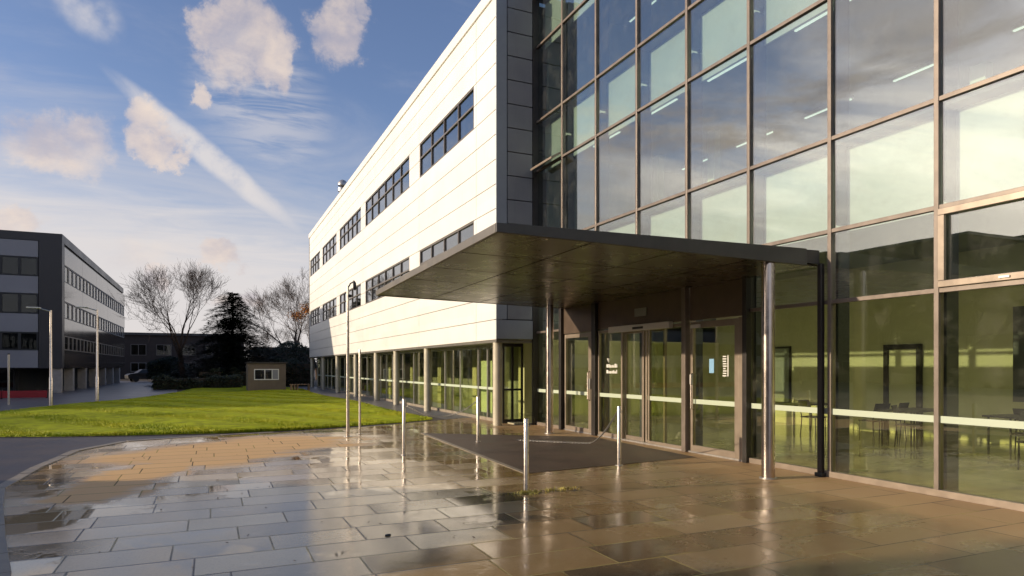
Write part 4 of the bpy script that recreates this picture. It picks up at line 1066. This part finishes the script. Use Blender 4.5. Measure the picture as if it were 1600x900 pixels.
def hedge(x0,x1,y,dep,h,label,seed):
    e = empty('hedge', ((x0+x1)/2,y,0), label, 'hedge')
    def f(r):
        x = r.uniform(x0,x1); hh = h*(0.85+0.15*math.sin(x*1.3)+0.08*math.sin(x*3.7+1)); face = r.random()
        if face < 0.5: return (x, y+r.gauss(0,0.08), r.uniform(0,hh))
        return (x, y+r.uniform(0,dep), hh+r.gauss(0,0.06))
    leafmass('leaves', f, int((x1-x0)*420), 0.13, M['hedge'], None, None, parent=e, seed=seed)
    MB().box(x0+0.1,x1-0.1,y+0.12,y+dep-0.1,0,h*0.85).build('stems', M['soil'], e)
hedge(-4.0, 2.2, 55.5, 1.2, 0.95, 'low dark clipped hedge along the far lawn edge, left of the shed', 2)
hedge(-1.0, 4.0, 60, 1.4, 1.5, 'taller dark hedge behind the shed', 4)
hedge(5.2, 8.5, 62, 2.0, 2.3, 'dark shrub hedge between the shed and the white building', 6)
def shrub(x, y, rad, h, label, seed, mat='hedge', n=5000, s=0.14):
    e = empty('shrub', (x,y,0), label, 'shrub'); LOCAL[0] = True
    def f(r):
        a = r.uniform(0,6.28); ph = math.acos(r.uniform(-0.6,1)); k = rad*(0.75+0.25*r.random())*(1+0.18*math.sin(3*a+seed)+0.12*math.sin(5*ph+a))
        return (math.cos(a)*math.sin(ph)*k, math.sin(a)*math.sin(ph)*k, h*0.5+math.cos(ph)*h*0.5*(0.85+0.2*r.random()))
    leafmass('leaves', f, n, s, M[mat], None, None, parent=e, seed=seed)
    MB().tube([(0,0,0),(0.05,0,h*0.6)], [0.08,0.03], 6).build('stem', M['bark'], e); LOCAL[0] = False
shrub(-3.5, 70, 1.8, 2.6, 'dark round shrub at the foot of the wide bare tree', 5)
shrub(7.2, 70, 2.2, 4.2, 'tall dark shrub behind the shed near the white building', 8)
shrub(4.6, 74, 2.4, 3.6, 'dark shrub mass right behind the shed', 12)

# tree line and neighbours on the west side, seen mirrored in the glass, casting the long shadows; unseen block and low shrub added for shade
far = far_block
def west_block(x, y0, y1, h, label, name='campus_block'):
    e = empty(name, (x,(y0+y1)/2,0), label, 'building')
    MB().box(x-14,x,y0,y1,0,h).build('wall', M['brick'], e)
    MB().box(x-14.2,x+0.2,y0-0.2,y1+0.2,h,h+0.3).build('roof', M['fascia'], e)
    z = 1.0
    while z < h-2:
        y = y0+1.2
        while y < y1-3:
            fo = MB().box(x+0.005,x+0.06,y,y+2.4,z,z+1.5).build('window', M['win_frame'], e)
            MB().box(x+0.062,x+0.075,y+0.1,y+2.3,z+0.1,z+1.4).build('pane', M['glass_far'], fo); y += 3.3
        z += 3.2
    return e
west_block(-51, 42.0, 84, 14.7, 'brick campus block mirrored in the lower glass')
west_block(-75, 46, 84, 17.6, 'long distant campus block mirrored above the hedge line')
west_block(-24, -40, 10.3, 8.2, 'unseen low brick block added west of the paving to shade the foreground', 'shade_block')  # out of view, added to shade the near paving
bare_tree('bare_tree', -34, 31, 12, 41, 'leafless tree mirrored in the far right pane', 1.15, 6)
bare_tree('bare_tree', -40, 42, 13, 43, 'leafless tree mirrored beside the brick block', 1.15, 6)
hedge(-46, -45, 20, 22, 5.5, 'tall evergreen screen mirrored in the lower glass', 14)
for i, (x, y, rd, h) in enumerate(((-12.5,10.6,3.6,3.9),(-31,44,4.0,11.5))):  # first shrub is out of view, added to shade the left slabs
    shrub(x, y, rd, h, ('unseen broad low shrub added beside the road to shade the left slabs','tall rounded evergreen west of the lawn')[i], 20+i, 'hedge', 16000, 0.22)
